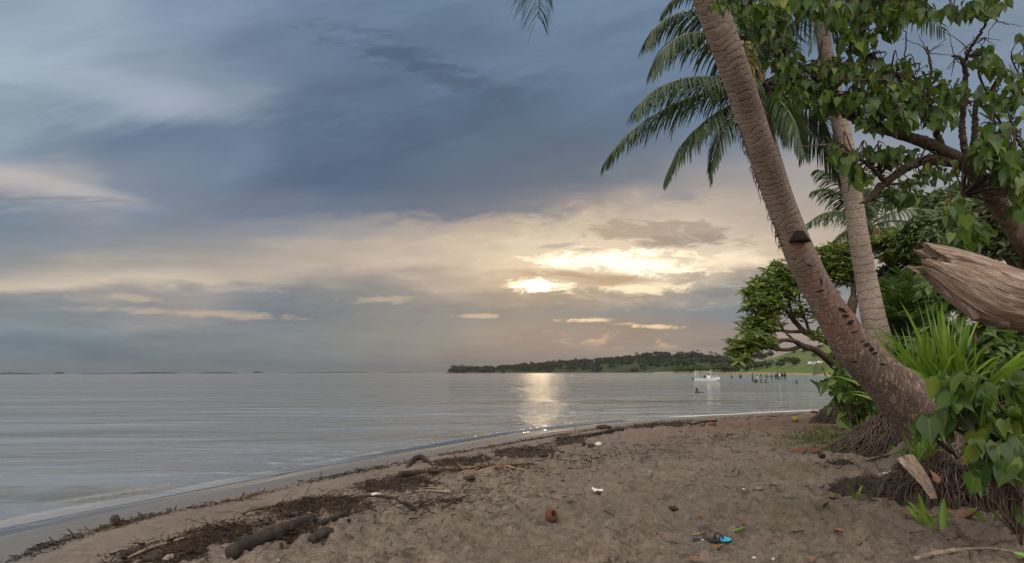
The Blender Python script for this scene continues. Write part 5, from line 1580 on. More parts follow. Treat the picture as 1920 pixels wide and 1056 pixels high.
# grass by the far mound
mb = MB(); m = 1500
pts = np.array([on(px, py) for px, py in [(1548, 812), (1535, 818), (1562, 805), (1555, 826), (1530, 830), (1570, 815), (1545, 838), (1580, 825), (1520, 822)]])
q = pts[rng.integers(0, len(pts), m)] + np.column_stack([rng.normal(size=m) * .32, rng.normal(size=m) * .55, np.zeros(m)])
q[:, 2] = height(q[:, 0], q[:, 1]) - .005
inst(mb, LANCE[0], LANCE[1], q, np.column_stack([rng.normal(size=m) * .6, rng.normal(size=m) * .6, np.ones(m)]), rng.normal(size=(m, 3)), np.stack([np.full(m, .05), rng.uniform(.05, .13, m), np.full(m, .1)], -1), rng.uniform(0, 1, m))
tag(mb.build('beach_grass', M['grass_leaf']), kind='stuff')

# the vine-leaved shrub sprawling over the sand's edge
vb = on(1900, 985); vine = empty('beach_hibiscus_shrub', vb, 'sprawling heart leaved shrub on crooked woody stems at the edge of the sand', 'shrub')
mb = MB(); lf = MB()


def vlimb(rows, n=26, seg=8):
    p = np.array([list(P(px, py, Y)) + [w * .5 / F * Y] for px, py, Y, w in rows]); c = catmull(p, n); c[1:-1, :3] += rng.normal(size=(n - 2, 3)) * .005
    tube(mb, c[:, :3], c[:, 3], seg, disp=lambda L, A, R: R * (1 + .3 * fbm(L * 14, A * 1.5, 3, 4)))


Yv = 5.4
vlimb([(1905, 1000, 5.3, 14), (1892, 940, Yv, 16), (1876, 885, Yv, 15), (1850, 848, Yv, 13), (1822, 822, Yv, 10), (1790, 802, 5.5, 7), (1768, 792, 5.6, 5)])
vlimb([(1910, 1000, 5.3, 10), (1880, 950, 5.35, 12), (1858, 895, 5.3, 11), (1835, 855, 5.3, 8), (1828, 820, 5.3, 5)])
vlimb([(1905, 990, 5.3, 12), (1890, 900, 5.4, 9), (1876, 850, 5.4, 7), (1868, 800, 5.4, 6), (1850, 760, 5.5, 5)])
vlimb([(1920, 1000, 5.2, 10), (1915, 900, 5.3, 9), (1900, 820, 5.4, 8), (1880, 770, 5.4, 6), (1835, 720, 5.4, 5)])
vlimb([(1818, 800, 5.4, 8), (1812, 765, 5.4, 8), (1798, 735, 5.4, 7), (1782, 715, 5.4, 6), (1768, 697, 5.4, 4)])
vlimb([(1905, 995, 5.25, 5), (1880, 965, 5.1, 5), (1860, 930, 5.1, 4), (1852, 900, 5.1, 3)])
for _ in range(9):
    vlimb([(1905 + rng.normal() * 10, 1002, 5.25, 4), (1890 + rng.normal() * 14, 940, 5.3, 4), (1880 + rng.normal() * 24, 880, 5.4, 3), (1870 + rng.normal() * 36, 830, 5.4, 2)], 20, 5)
vskel = []
for (px, py, rx, ry, Y, n, size) in [(1770, 720, 14, 16, 5.4, 10, .15), (1812, 710, 26, 18, 5.3, 24, .17), (1786, 760, 24, 30, 5.3, 32, .17), (1830, 745, 28, 30, 5.3, 36, .19), (1850, 790, 34, 34, 5.4, 60, .16), (1890, 790, 32, 40, 5.5, 70, .16), (1905, 840, 24, 40, 5.4, 60, .16), (1860, 840, 26, 30, 5.3, 44, .16), (1890, 862, 30, 20, 5.2, 26, .15), (1832, 830, 16, 24, 5.2, 16, .15), (1755, 800, 26, 14, 5.5, 12, .17), (1742, 790, 10, 22, 5.4, 6, .16), (1829, 882, 10, 26, 5.1, 8, .12), (1920, 770, 30, 50, 5.5, 60, .16), (1914, 962, 12, 14, 4.9, 4, .15), (1915, 720, 30, 30, 5.8, 44, .16), (1880, 880, 8, 18, 5.0, 3, .13)]:
    u = unit(rng.normal(size=(n, 3))) * rng.uniform(0, 1, (n, 1)) ** .5
    pts = np.array([P(px + a * rx, py + b * ry, Y + c_ * .3) for a, b, c_ in u])
    hang_leaves(lf, pts, rng, size, HEART, .75, .6, tone=.5)
    rt = P(min(px + 40, 1915), py + 60, Y + .1)
    for q in pts[:max(3, n // 5)]: tube(mb, [rt, (rt + q) / 2 + rng.normal(size=3) * .04, q], [.007, .005, .002], 4, 8)
mb.build('stem', M['twig_bark'], vine, local=vine.location); lf.build('foliage', M['heart_leaf'], vine, local=vine.location)

# charred stump at its foot
sb = on(1935, 975); e = empty('charred_stump', sb, 'charred black stump half hidden at the foot of the sprawling heart leaved shrub', 'stump')
mb = MB(); s0_ = np.array(sb)
tube(mb, [s0_ - [0, 0, .1], s0_ + [0, 0, .25], s0_ + [-.02, .02, .55], s0_ + [-.05, 0, .72]], [.20, .16, .15, .10], 22, 40, disp=lambda L, A, R: R * (1 + .5 * fbm(L * 5, np.cos(A) * 3, 4, 3) + .4 * fbm(L * 6, np.sin(A) * 3, 4, 5)))
mb.build('wood', M['scar_wood'], e, local=e.location)

# the weathered log jutting into the view
YL = 2.55
endp = P(2330, 700, 3.1); gl = HZ(endp[0], endp[1])
logo = empty('driftwood_log', (endp[0], endp[1], gl), 'thick weathered driftwood trunk with a jagged broken end jutting out level over the bank', 'log')
rowsL = [(1734, 487, YL, 58), (1752, 492, YL, 64), (1780, 505, YL, 84), (1815, 525, YL, 106), (1850, 545, YL, 118), (1890, 558, YL, 116), (1930, 568, YL + .02, 112), (2000, 590, YL + .06, 116), (2100, 620, YL + .15, 124), (2220, 655, YL + .3, 134), (2330, 690, YL + .5, 150)]
c = catmull(np.array([list(P(a, b, Y)) + [w * .5 / F * Y] for a, b, Y, w in rowsL]), 240)
c = np.vstack([c, [list(np.array([endp[0] + .08, endp[1] + .05, (gl + c[-1, 2]) / 2])) + [.19], list(np.array([endp[0] + .1, endp[1] + .08, gl - .15])) + [.24]]])


def log_disp(L, A, R):
    ca, sa = np.cos(A), np.sin(A)
    g = .06 * fbm(ca * 5 + L * .5, sa * 5, 4, 12) + .12 * fbm(ca * 1.4 + L * 2.2, sa * 1.4 + L, 3, 2) + .03 * fbm(ca * 16, sa * 16 + L * .8, 3, 5) + .04 * fbm(L * 12, A * 4, 3, 9)
    # long splits along the grain
    for a0, l0, l1, dp in ((2.2, .16, .55, .16), (2.75, .05, .35, .13), (1.75, .32, .8, .14), (3.3, .2, .5, .12), (1.2, .05, .3, .12), (3.9, .1, .6, .12)):
        aa = np.abs(np.angle(np.exp(1j * (A - a0 - .25 * fbm(L * 5, L * 0 + a0, 2, 7)))))
        g = g - dp * np.exp(-(aa / .055) ** 2) * sstep(l0, l0 + .06, L) * sstep(l1, l1 - .08, L)
    return R * (1 + g)


n0 = len(c)
mb = MB(); tube(mb, c[:, :3], c[:, 3], 120, disp=log_disp, cap=False)
V = mb.v[0].reshape(n0, 120, 3)
tl_ = mb.tl[0].reshape(n0, 120)
ax_dir = unit(c[0, :3] - c[14, :3])
ang = np.linspace(0, 2 * PI, 120, endpoint=False)
# ragged end: each strand breaks off at its own length
jag = .10 * fbm(np.cos(ang) * 2.2 + 4, np.sin(ang) * 2.2, 3, 31) + .05 * fbm(np.cos(ang) * 9, np.sin(ang) * 9, 2, 37)
upw = V[0] - c[0, :3]; hz_ = upw[:, 2] / (np.abs(upw[:, 2]).max() + 1e-9)
jag = jag - .055 * np.exp(-((hz_ - .15) / .35) ** 2) + .02 * (hz_ > .4) + .02 * (hz_ < -.2)
for r_ in range(0, 40):
    V[r_] += ax_dir * (jag * (1 - r_ / 40.0) ** 1.5)[:, None]
mb.v[0] = V.reshape(-1, 3)
# hollow core of splinters behind the rim
inner = [V[0]]
for s_, back in ((.80, .02), (.55, .05), (.25, .035)):
    inner.append(c[0, :3] + (V[0] - c[0, :3]) * s_ - ax_dir * (back + .03 * fbm(np.cos(ang) * 4, np.sin(ang) * 4 + s_ * 3, 3, 41))[:, None])
VV = np.concatenate(inner); k = len(inner); i = np.arange(k - 1)[:, None] * 120; j = np.arange(120)[None]; j2 = (j + 1) % 120
mb.add(VV, [np.stack([i + j, i + 120 + j, i + 120 + j2, i + j2], -1).reshape(-1, 4), (np.arange(120) + (k - 1) * 120)[None]], tl=np.tile(np.linspace(0, .05, k)[:, None], (1, 120)).ravel(), ta=np.tile(ang, k))
mb.build('wood', M['driftwood'], logo, local=logo.location)
# its broken branch stubs underneath
for (px, py, px2, py2, w1, w2) in [(1812, 560, 1830, 600, 46, 14), (1885, 590, 1878, 612, 56, 22)]:
    mb = MB(); tube(mb, [P(px, py, YL), P((px + px2) / 2, (py + py2) / 2, YL - .02), P(px2, py2, YL - .03)], [w1 * .5 / F * YL, (w1 + w2) * .22 / F * YL, w2 * .5 / F * YL], 28, 24, disp=lambda L, A, R: R * (1 + .35 * fbm(L * 20, np.cos(A) * 3, 3, 2) + .2 * fbm(L * 30, np.sin(A) * 5, 3, 6)))
    mb.build('branch_stub', M['driftwood'], logo, local=logo.location)
# ------------------------------------------------------------------ drift line and things lying on the sand
rng = np.random.default_rng(123)


def gl_(rows, up=0.0):
    out = []
    for r in rows:
        p = G(r[0], r[1]); w = r[2] if len(r) > 2 else 6
        dist = np.linalg.norm(p - CAM)
        rad = w * .5 / F * dist
        out.append([p[0], p[1], p[2] + rad * (r[3] if len(r) > 3 else .6) + up, rad])
    return np.array(out)


def stick(name, rows, label, cat, mat='debris', seg=8, rough=.25, group=None, n=None, up=0.0):
    p = gl_(rows, up); n = n or max(16, 8 * len(p)); c = catmull(p, n)
    mb = MB(); sd = rng.uniform(0, 50)
    sc = 1.0 / max(.02, p[:, 3].mean())
    tube(mb, c[:, :3], np.maximum(c[:, 3], .001), seg, disp=lambda L, A, R: R * (1 + rough * fbm(L * sc * .35 + sd, np.cos(A) * 2 + 3, 3, 2) * 1.4 + rough * fbm(L * sc * .35, np.sin(A) * 2 + sd, 3, 5) * 1.4 + rough * .6 * fbm(L * sc, A * 3, 2, 6)))
    o = mb.build(name, M[mat]); o_l = np.array(p[0, :3])
    return tag(recentre(o, o_l), label, cat, group)


def recentre(o, loc):
    loc = np.asarray(loc, float)
    me = o.data; n = len(me.vertices); a = np.empty(n * 3, np.float32); me.vertices.foreach_get('co', a)
    a = a.reshape(-1, 3) - loc.astype(np.float32); me.vertices.foreach_set('co', a.ravel()); me.update()
    o.location = tuple(loc); return o


def stone(name, px, py, w, h, label, cat, mat='stone', lump=.25, group=None, depth=None):
    p = G(px, py); d = np.linalg.norm(p - CAM); rx = w * .5 / F * d; rz = h * .5 / F * d; ry = (depth or (w + h) * .5) * .5 / F * d
    mb = MB(); k, m = 14, 22; sd = rng.uniform(0, 90)
    ph = np.linspace(.02, PI - .02, k); th = np.linspace(0, 2 * PI, m, endpoint=False); PH, THH = np.meshgrid(ph, th, indexing='ij')
    u = np.stack([np.sin(PH) * np.cos(THH), np.sin(PH) * np.sin(THH), np.cos(PH)], -1)
    r = 1 + lump * 2 * fbm(u[..., 0] * 2 + sd, u[..., 1] * 2 + u[..., 2] * 1.7, 4, 4)
    V = u * r[..., None] * np.array([rx, ry, rz])
    i = np.arange(k - 1)[:, None] * m; j = np.arange(m)[None]; j2 = (j + 1) % m
    mb.add(V.reshape(-1, 3), [np.stack([i + j, i + m + j, i + m + j2, i + j2], -1).reshape(-1, 4), np.arange(m)[None], (np.arange(m)[::-1] + (k - 1) * m)[None]])
    o = mb.build(name, M[mat]); o.location = (p[0], p[1], p[2] + rz * .62); o.rotation_euler = (0, 0, rng.uniform(-.4, .4))
    return tag(o, label, cat, group)


def fallen_leaf(px, py, wpx, label, mat='dry_leaf', rz=0.0, tmpl=HEART, curl=.6, tilt=.3, squash=1.0):
    p = G(px, py); L = .82 * wpx / F * np.linalg.norm(p - CAM)
    v = tmpl[0].copy(); v[:, 1] -= .5; v[:, 0] *= squash
    v[:, 2] = .45 * curl * np.abs(v[:, 0]) * 1.5 + .35 * curl * (v[:, 1] + .1) ** 2 + .10 * fbm(v[:, 0] * 5 + px, v[:, 1] * 5, 2, 3)
    mb = MB(); mb.add(v * L, tmpl[1], rnd=rng.uniform(.3, .8), ta=v[:, 0])
    o = mb.build('fallen_leaf', M[mat]); o.location = (p[0], p[1], p[2] + .015 * L / .1); o.rotation_euler = (tilt, rng.normal() * .15, rz)
    return tag(o, label, 'leaf')


def heap(name, px, py, wpx, dpx, hgt, n, label, cat='debris', mat='debris', mat2='root_core', rot=None):
    """a tangle of rotting weed, bark and twigs on the sand"""
    c = G(px, py); a = G(px - wpx * .5, py + (dpx * .25 if rot is None else rot)); b = G(px + wpx * .5, py - (dpx * .25 if rot is None else rot))
    ax = (b - a)[:2]; L = np.linalg.norm(ax) * .5; ax = ax / (2 * L)
    fr = G(px, py + dpx * .5); bk = G(px, py - dpx * .5)
    nrm_ = np.array([-ax[1], ax[0]]); W = max(abs(np.dot((bk - fr)[:2], nrm_)) * .5, .06)
    mb = MB()
    k, m = 26, 12; V = []
    for i in range(k):
        u = -1 + 2 * i / (k - 1)
        for j in range(m):
            v = -1 + 2 * j / (m - 1); r = u * u + v * v
            x = c[0] + ax[0] * u * L + nrm_[0] * v * W; y = c[1] + ax[1] * u * L + nrm_[1] * v * W
            V.append((x, y, max(0.0, 1 - r) ** .6 * hgt))
    V = np.array(V); V[:, 2] = height(V[:, 0], V[:, 1]) - .015 + V[:, 2] * (.45 + 1.3 * (fbm(V[:, 0] * 7, V[:, 1] * 7, 4, 5) + .25))
    i = np.arange(k - 1)[:, None] * m; j = np.arange(m - 1)[None]
    mb.add(V, [np.stack([i + j, i + m + j, i + m + j + 1, i + j + 1], -1).reshape(-1, 4)], mi=1)
    for q in range(n):
        u, v = rng.uniform(-1, 1), rng.normal() * .5
        if u * u + v * v > 1.3: continue
        x = c[0] + ax[0] * u * L + nrm_[0] * v * W; y = c[1] + ax[1] * u * L + nrm_[1] * v * W
        z = HZ(x, y) + max(0.0, 1 - u * u - v * v) ** .6 * hgt * rng.uniform(.3, 1.0)
        l = rng.uniform(.02, .10) * (1 + 1.4 * (rng.uniform() < .12)); t = rng.normal() * .9 + math.atan2(ax[1], ax[0])
        d = np.array([math.cos(t), math.sin(t), rng.normal() * .35])
        r_ = rng.uniform(.002, .007)
        p0 = np.array([x, y, z])
        tube(mb, [p0 - d * l, p0 + np.array([0, 0, .008]), p0 + d * l], [r_ * .6, r_, r_ * .4], 5, 5, rnd=rng.uniform())
    m2 = n * 3
    U = rng.uniform(-1, 1, m2); Vv = rng.normal(size=m2) * .5
    X_ = c[0] + ax[0] * U * L + nrm_[0] * Vv * W; Y_ = c[1] + ax[1] * U * L + nrm_[1] * Vv * W
    Z_ = height(X_, Y_) + np.maximum(0, 1 - U * U - Vv * Vv) ** .6 * hgt * rng.uniform(.4, 1.05, m2)
    inst(mb, CHIP[0], CHIP[1], np.column_stack([X_, Y_, Z_]), rng.normal(size=(m2, 3)), rng.normal(size=(m2, 3)) + [0, 0, .6], np.stack([rng.uniform(.006, .02, m2), rng.uniform(.015, .05, m2), rng.uniform(.01, .03, m2)], -1), rng.uniform(0, 1, m2))
    o = mb.build(name, [M[mat], M[mat2]]); return tag(recentre(o, c), label, cat)


# scattered small litter, nobody could count it
def band(pts_px, n, spread, along_pow=1.0):
    w = np.array([G(*p) for p in pts_px])[:, :2]
    seg = np.linalg.norm(np.diff(w, axis=0), axis=1); cum = np.concatenate([[0], np.cumsum(seg)])
    # more points where the camera is close
    t = rng.uniform(0, 1, n) ** along_pow * cum[-1]
    x = np.interp(t, cum, w[:, 0]); y = np.interp(t, cum, w[:, 1])
    clumps = vnoise(t * 1.9, t * 0, 4) * vnoise(t * .5, t * 0 + 3, 8)
    keep = rng.uniform(0, .55, n) < clumps + .04
    off = rng.normal(size=(n, 2)) * spread * (.4 + vnoise(t * .8, t * 0 + 9, 2)[:, None] * 1.2)
    p = np.column_stack([x, y]) + off + ((vnoise(t * .7, t * 0 + 20, 3) - .5) * spread * 2.2)[:, None]
    return p[keep]


LINE_A = [(-40, 1062), (60, 1030), (130, 1010), (220, 985), (300, 964), (380, 950), (440, 939), (560, 908), (640, 891), (700, 880), (800, 858), (900, 842), (1000, 824), (1100, 808), (1200, 798), (1300, 789)]
LINE_B = [(180, 1075), (240, 1052), (340, 1020), (440, 1000), (520, 972), (590, 945), (640, 930), (760, 897), (850, 878), (940, 858), (1000, 845), (1060, 828), (1130, 812), (1200, 802), (1300, 790), (1400, 783), (1500, 778)]
PA = band(LINE_A, 11000, .10, 1.3); PB = band(LINE_B, 26000, .20, 1.2)
LINE_C = [(700, 985), (800, 945), (900, 915), (1050, 870), (1200, 840), (1400, 810)]
PC = band(LINE_C, 9000, .45)
nS = 16000
xs, ys = rng.uniform(-3, 8, nS), rng.uniform(2.2, 17, nS); dd = shore_dist(xs, ys)
lit = fbm(xs * 1.3 + 31, ys * 1.3, 4, 77)
k_ = (dd > 2.2) & (dd < bank_start(ys)) & (rng.uniform(0, 1, nS) < .10 + .9 * sstep(0, .14, lit))
PS = np.column_stack([xs[k_], ys[k_]])
q = np.vstack([PA, PB, PC, PS]); m = len(q)
q = q[shore_dist(q[:, 0], q[:, 1]) > .75]; m = len(q)
z = height(q[:, 0], q[:, 1]) + .004
mb = MB()
size = rng.uniform(.4, 1.0, m) * rng.choice([1, 1, 1, 1.8, 3.0], m)
inst(mb, CHIP[0], CHIP[1], np.column_stack([q, z]), np.column_stack([rng.normal(size=m), rng.normal(size=m), rng.normal(size=m) * .25]), np.column_stack([rng.normal(size=m) * .6, rng.normal(size=m) * .6, np.ones(m)]), np.stack([.010 * size, .030 * size * rng.uniform(.5, 2.2, m), .02 * size], -1), rng.uniform(0, 1, m))
for k in range(900):
    j = rng.integers(0, m); a = rng.normal() * .8 + .9; l = rng.uniform(.03, .16); d = np.array([math.cos(a) * l, math.sin(a) * l])
    p0 = q[j]; z0 = HZ(*p0); z1 = HZ(*(p0 + d))
    tube(mb, [(p0[0], p0[1], z0 + .006), (p0[0] + d[0] * .5 + rng.normal() * .01, p0[1] + d[1] * .5, (z0 + z1) / 2 + .012), (p0[0] + d[0], p0[1] + d[1], z1 + .006)], [.003, .004, .002], 4, 5)
tag(mb.build('drift_litter', M['debris']), kind='stuff')
mb = MB(); nS = 900
xs, ys = rng.uniform(-3, 7, nS), rng.uniform(2.2, 14, nS); k_ = (shore_dist(xs, ys) > 1.6) & (shore_dist(xs, ys) < bank_start(ys) - .3)
xs, ys = xs[k_], ys[k_]; m = len(xs); s_ = rng.uniform(.3, 1.0, m) ** 2
inst(mb, CHIP[0], CHIP[1], np.column_stack([xs, ys, height(xs, ys) + .003]), np.column_stack([rng.normal(size=(m, 2)), rng.normal(size=m) * .2]), np.column_stack([rng.normal(size=(m, 2)) * .5, np.ones(m)]), np.stack([.016 * s_, .018 * s_, .03 * s_], -1), rng.uniform(0, 1, m))
tag(mb.build('shell_grit', M['white_stone']), kind='stuff')

# heaps of the wrack line
for a in [
    (600, 947, 130, 44, .075, 520, 'largest dark heap of rotting weed and bark on the drift line, beyond the long log'),
    (745, 910, 130, 30, .05, 300, 'dark weed heap on the drift line just before the dead palm frond'),
    (405, 1003, 130, 34, .06, 380, 'dark weed heap on the drift line between the water and the long log'),
    (985, 849, 110, 22, .07, 260, 'weed heap on the drift line past the tip of the dead palm frond'),
    (865, 866, 110, 18, .05, 200, 'low strip of dark weed lying along the dead palm frond'),
    (550, 1008, 90, 26, .03, 240, 'thin mat of bark scraps beside the long log, between it and the short bent log'),
    (340, 1040, 90, 26, .05, 220, 'dark heap of sticks and weed around the grey stone'),
    (820, 940, 110, 20, .012, 90, 'thin crooked trail of dark bark bits inland of the pale sticks'),
    (1070, 827, 60, 12, .05, 120, 'small dark weed heap near the black crumpled scrap'),
    (1245, 797, 120, 8, .06, 140, 'far low strip of weed where the drift line meets the water')]:
    heap('weed_heap', *a)
stick('driftwood_log', [(434, 1046, 24, .8), (470, 1029, 24, .8), (520, 1007, 22, .8), (560, 991, 19, .8), (586, 981, 17, .8)], 'long dark waterlogged log lying aslant on the drift line, the biggest on the sand', 'log', 'wet_log', 26, .07, n=140)
stick('driftwood_log', [(584, 1019, 14, .8), (598, 1010, 18, .8), (612, 1003, 15, .7), (624, 1000, 10, .8)], 'short bent dark log lying inland of the long log', 'log', 'wet_log', 16, .18, n=40)
stick('driftwood_log', [(601, 984, 9), (625, 975, 9), (650, 965, 8)], 'thin straight dark log between the long log and the largest weed heap', 'log', 'wet_log', 12, .2, n=30)
stick('driftwood_log', [(230, 1049, 15, .8), (248, 1043, 14, .8), (266, 1037, 12, .8)], 'stubby dark log end where the drift line runs out of view', 'log', 'wet_log', 16, .15, n=24)
stick('driftwood_log', [(270, 1053, 10), (300, 1049, 12), (335, 1040, 9)], 'rough dark log half under the heap beside the grey stone', 'log', 'wet_log', 12, .3, n=30)
stick('driftwood_branch', [(240, 1052, 4), (280, 1034, 5), (320, 1022, 4), (380, 1004, 4), (430, 992, 3)], 'long thin pale branch laid along the weed heap by the water', 'branch', 'pale_stick', 7, .15, n=40, up=.02)
stick('driftwood_branch', [(430, 1000, 3), (480, 990, 4), (512, 984, 3), (540, 966, 2)], 'thin curved brown branch above the far end of the long log', 'branch', 'debris', 7, .15, n=40, up=.02)
stick('driftwood_branch', [(455, 964, 3), (480, 957, 4), (510, 952, 3), (535, 945, 3)], 'thin dark branch poking seaward out of the largest weed heap', 'branch', 'debris', 7, .2, n=30)
stick('driftwood_branch', [(484, 1038, 3), (492, 1031, 3), (500, 1024, 2)], 'pale splinter leaning against the long log', 'stick', 'pale_stick', 6, .1, n=12)
stick('driftwood_branch', [(415, 1046, 4), (428, 1047, 5), (438, 1047, 3)], 'pale stick end sticking out from the near end of the long log', 'stick', 'pale_stick', 6, .1, n=12)
stick('driftwood_branch', [(664, 934, 4), (700, 931, 5), (745, 936, 5)], 'grey brown stick with a bleached middle on the sand inland of the weed', 'stick', 'debris', 8, .2, n=30)
stick('driftwood_branch', [(696, 931, 5), (705, 930, 6), (713, 930, 5)], 'bleached white wood chip on the grey brown stick', 'stick', 'white_stone', 8, .1, n=10, up=.008)
stick('driftwood_branch', [(750, 928, 2), (790, 921, 3), (820, 922, 4), (845, 925, 7)], 'slim pale branch with a knobbed end, inland of the dead frond', 'branch', 'pale_stick', 8, .15, n=40)
stick('driftwood_branch', [(780, 920, 2), (810, 917, 3), (838, 922, 3)], 'second slim branch crossing the knobbed one', 'branch', 'pale_stick', 6, .15, n=30, up=.01)
stick('driftwood_branch', [(764, 877, 6), (774, 869, 9, 1.2), (788, 866, 10, 1.6), (800, 868, 8, 1.0), (810, 874, 5)], 'arched dark driftwood branch humped over the drift line', 'branch', 'wet_log', 12, .25, n=40)
stick('driftwood_branch', [(1124, 814, 5), (1145, 810, 7), (1168, 807, 6)], 'far dark driftwood pole lying along the drift line', 'branch', 'wet_log', 10, .2, n=24)
stick('driftwood_branch', [(1075, 822, 4), (1100, 818, 6), (1125, 814, 4)], 'far rough driftwood branch seaward of the white block', 'branch', 'debris', 8, .25, n=24)
stick('driftwood_branch', [(1296, 797, 3), (1320, 792, 4), (1345, 790, 3)], 'far thin driftwood branch near the husk at the water edge', 'branch', 'debris', 8, .25, n=24)
stick('driftwood_branch', [(1488, 1001, 2), (1496, 998, 3), (1506, 995, 2)], 'small dry twig', 'stick', 'debris', 6, .2, n=12)['label'] = 'small dry twig on open sand up the beach from the green leaf'
stick('driftwood_branch', [(1296, 1005, 4), (1310, 1003, 5), (1320, 999, 2)], 'brown twig lying just above the flip flop', 'stick', 'pale_stick', 6, .2, n=14)
stick('driftwood_branch', [(1717, 1051, 8), (1745, 1044, 9), (1775, 1038, 8), (1795, 1034, 6), (1840, 1030, 4), (1880, 1033, 4), (1925, 1042, 4)], 'long pale root winding over the sand below the strap sprouts', 'root', 'pale_stick', 9, .25, n=70)
stick('driftwood_branch', [(1650, 897, 4), (1668, 893, 6), (1692, 887, 6)], 'bleached pale stick poking out of the roots', 'stick', 'white_stone', 8, .1, n=16, up=.03)
stick('driftwood_branch', [(1630, 935, 2), (1655, 937, 3), (1672, 936, 3)], 'pale twig on the sand below the twig pile', 'stick', 'pale_stick', 6, .15, n=16)
stick('driftwood_branch', [(1615, 868, 2), (1640, 862, 3), (1670, 855, 3)], 'thin dark twig on the sand between the two root mounds', 'stick', 'debris', 6, .2, n=20)
stick('driftwood_branch', [(1628, 845, 3), (1645, 851, 4), (1662, 858, 3)], 'reddish stick in front of the far root mound', 'stick', 'husk', 6, .2, n=16)
stick('driftwood_branch', [(1640, 822, 3), (1648, 828, 5), (1660, 832, 4), (1672, 832, 3)], 'pale bent root lying at the foot of the far root mound', 'root', 'pale_stick', 8, .2, n=20)
heap('twig_pile', 1640, 912, 120, 36, .08, 150, 'loose pile of dark twigs at the seaward side of the near root mound', 'twigs', 'debris', 'root_core')
heap('twig_pile', 1575, 872, 60, 10, .03, 40, 'few dark twigs scattered on the sand near the far mound', 'twigs', 'debris', 'root_core')
# dead palm frond lying flat
p = gl_([(1000, 873, 3), (940, 878, 6), (880, 884, 9), (820, 890, 11), (780, 893, 13), (748, 897, 15)])
e = empty('dead_palm_frond', p[0, :3], 'long brown dead palm frond lying flat along the drift line, leaflets bunched', 'palm frond')
mb = MB(); c = catmull(p, 60); tube(mb, c[:, :3] + [0, 0, .02], c[:, 3] * .7, 8, disp=lambda L, A, R: R * (1 + .25 * fbm(L * 9, A * 2, 3, 4))); mb.build('stalk', M['debris'], e, local=e.location)
mb = MB()
for k in range(150):
    t = rng.uniform(.02, .72); i0 = int(t * 59); b = c[i0, :3]; d = unit(c[min(i0 + 6, 59), :3] - c[max(i0 - 1, 0), :3])
    sgn = rng.choice([-1, 1]); s_ = np.array([-d[1], d[0], 0]) * sgn; l = rng.uniform(.35, .85)
    q_ = [b + [0, 0, rng.uniform(.01, .07)]]
    dirr = unit(d * rng.choice([1.0, -.6], p=[.75, .25]) + s_ * rng.uniform(.08, .34))
    for j in range(5):
        nx = q_[-1] + dirr * l / 5; nx[2] = HZ(nx[0], nx[1]) + .012 + .045 * rng.uniform() * (1 - j / 6); q_.append(nx)
    q_ = np.array(q_); w_ = np.interp(np.linspace(0, 1, 6), [0, .3, 1], [.008, .012, .002])[:, None]; nn = unit(np.cross(np.gradient(q_, axis=0), [0, 0, 1.0])) * w_ + np.array([0, 0, 1]) * w_ * rng.normal() * .6
    V = np.vstack([q_ - nn, q_ + nn]); i = np.arange(5); mb.add(V, [np.stack([i, i + 1, 7 + i, 6 + i], -1)], rnd=rng.uniform(0, 1))
mb.build('leaflets', M['brown_leaf'], e, local=e.location)

# stones, husks, coconuts
stone('beach_rock', 215, 979, 15, 14, 'small dark reddish rock alone on the smooth wet sand', 'rock', 'dark_stone', .4)
stone('beach_rock', 322, 1051, 26, 12, 'rounded grey stone among the sticks at the near end of the drift line', 'rock', 'stone', .15)
stone('beach_rock', 1132, 805, 26, 10, 'dark mounded lump at the water edge, the biggest on the far drift line', 'rock', 'dark_stone', .35)
stone('beach_rock', 1095, 834, 9, 6, 'dark pebble seaward of the white block', 'rock', 'dark_stone', .3)
stone('beach_rock', 1108, 838, 14, 7, 'dark lump touching the white block', 'rock', 'dark_stone', .3)
stone('white_block', 1122, 836, 13, 8, 'rounded white block of coral on the sand beyond the dead frond', 'coral', 'white_stone', .2)
stone('beach_rock', 1018, 855, 24, 5, 'flat dark bark slab half sunk in sand beyond the dead frond', 'bark', 'dark_stone', .3)
stone('beach_rock', 1053, 849, 26, 4, 'second flat bark slab half sunk near the black crumpled scrap', 'bark', 'dark_stone', .3)
stone('black_scrap', 1058, 825, 28, 9, 'black crumpled scrap lying on the far drift line', 'scrap', 'dark_stone', .7)
stone('coconut', 1336, 799, 14, 9, 'brown coconut husk lying on the far sand near the water', 'coconut', 'husk', .2)
stone('coconut', 1439, 787, 9, 7, 'small pinkish coconut on the far sand', 'coconut', 'pink_coconut', .12)
stone('coconut', 1491, 789, 13, 10, 'yellow green coconut lying on the far sand before the shore tree', 'coconut', 'green_coconut', .08)
stone('coconut', 1527, 775, 14, 6, 'reddish husk by the far root mound of the shore tree', 'coconut', 'husk', .25)
stone('coconut', 1534, 816, 10, 5, 'dark husk lying in the thin grass', 'coconut', 'dark_stone', .25)
stone('weed_clump', 880, 900, 22, 9, 'dark greenish clump of sea lettuce on the sand inland of the dead frond', 'seaweed', 'dark_stone', .5)
stone('weed_clump', 562, 966, 34, 9, 'dark crumpled clump at the edge of the largest weed heap', 'seaweed', 'dark_stone', .6)
stone('weed_clump', 577, 973, 44, 8, 'long dark crumpled clump by the upper end of the long log', 'seaweed', 'dark_stone', .6)
stone('husk_fibre', 1218, 894, 11, 14, 'dark half shell standing up in the middle of the sand', 'shell', 'stone', .4)
stone('husk_fibre', 1262, 957, 18, 9, 'dark fibrous tuft on the sand above the two fallen leaves', 'tuft', 'dark_stone', .6)
stone('husk_fibre', 654, 979, 8, 8, 'small black nut near the thin straight log', 'nut', 'dark_stone', .35)
stone('husk_fibre', 1541, 858, 12, 9, 'dark shrivelled lump on the sand before the far mound', 'lump', 'dark_stone', .6)
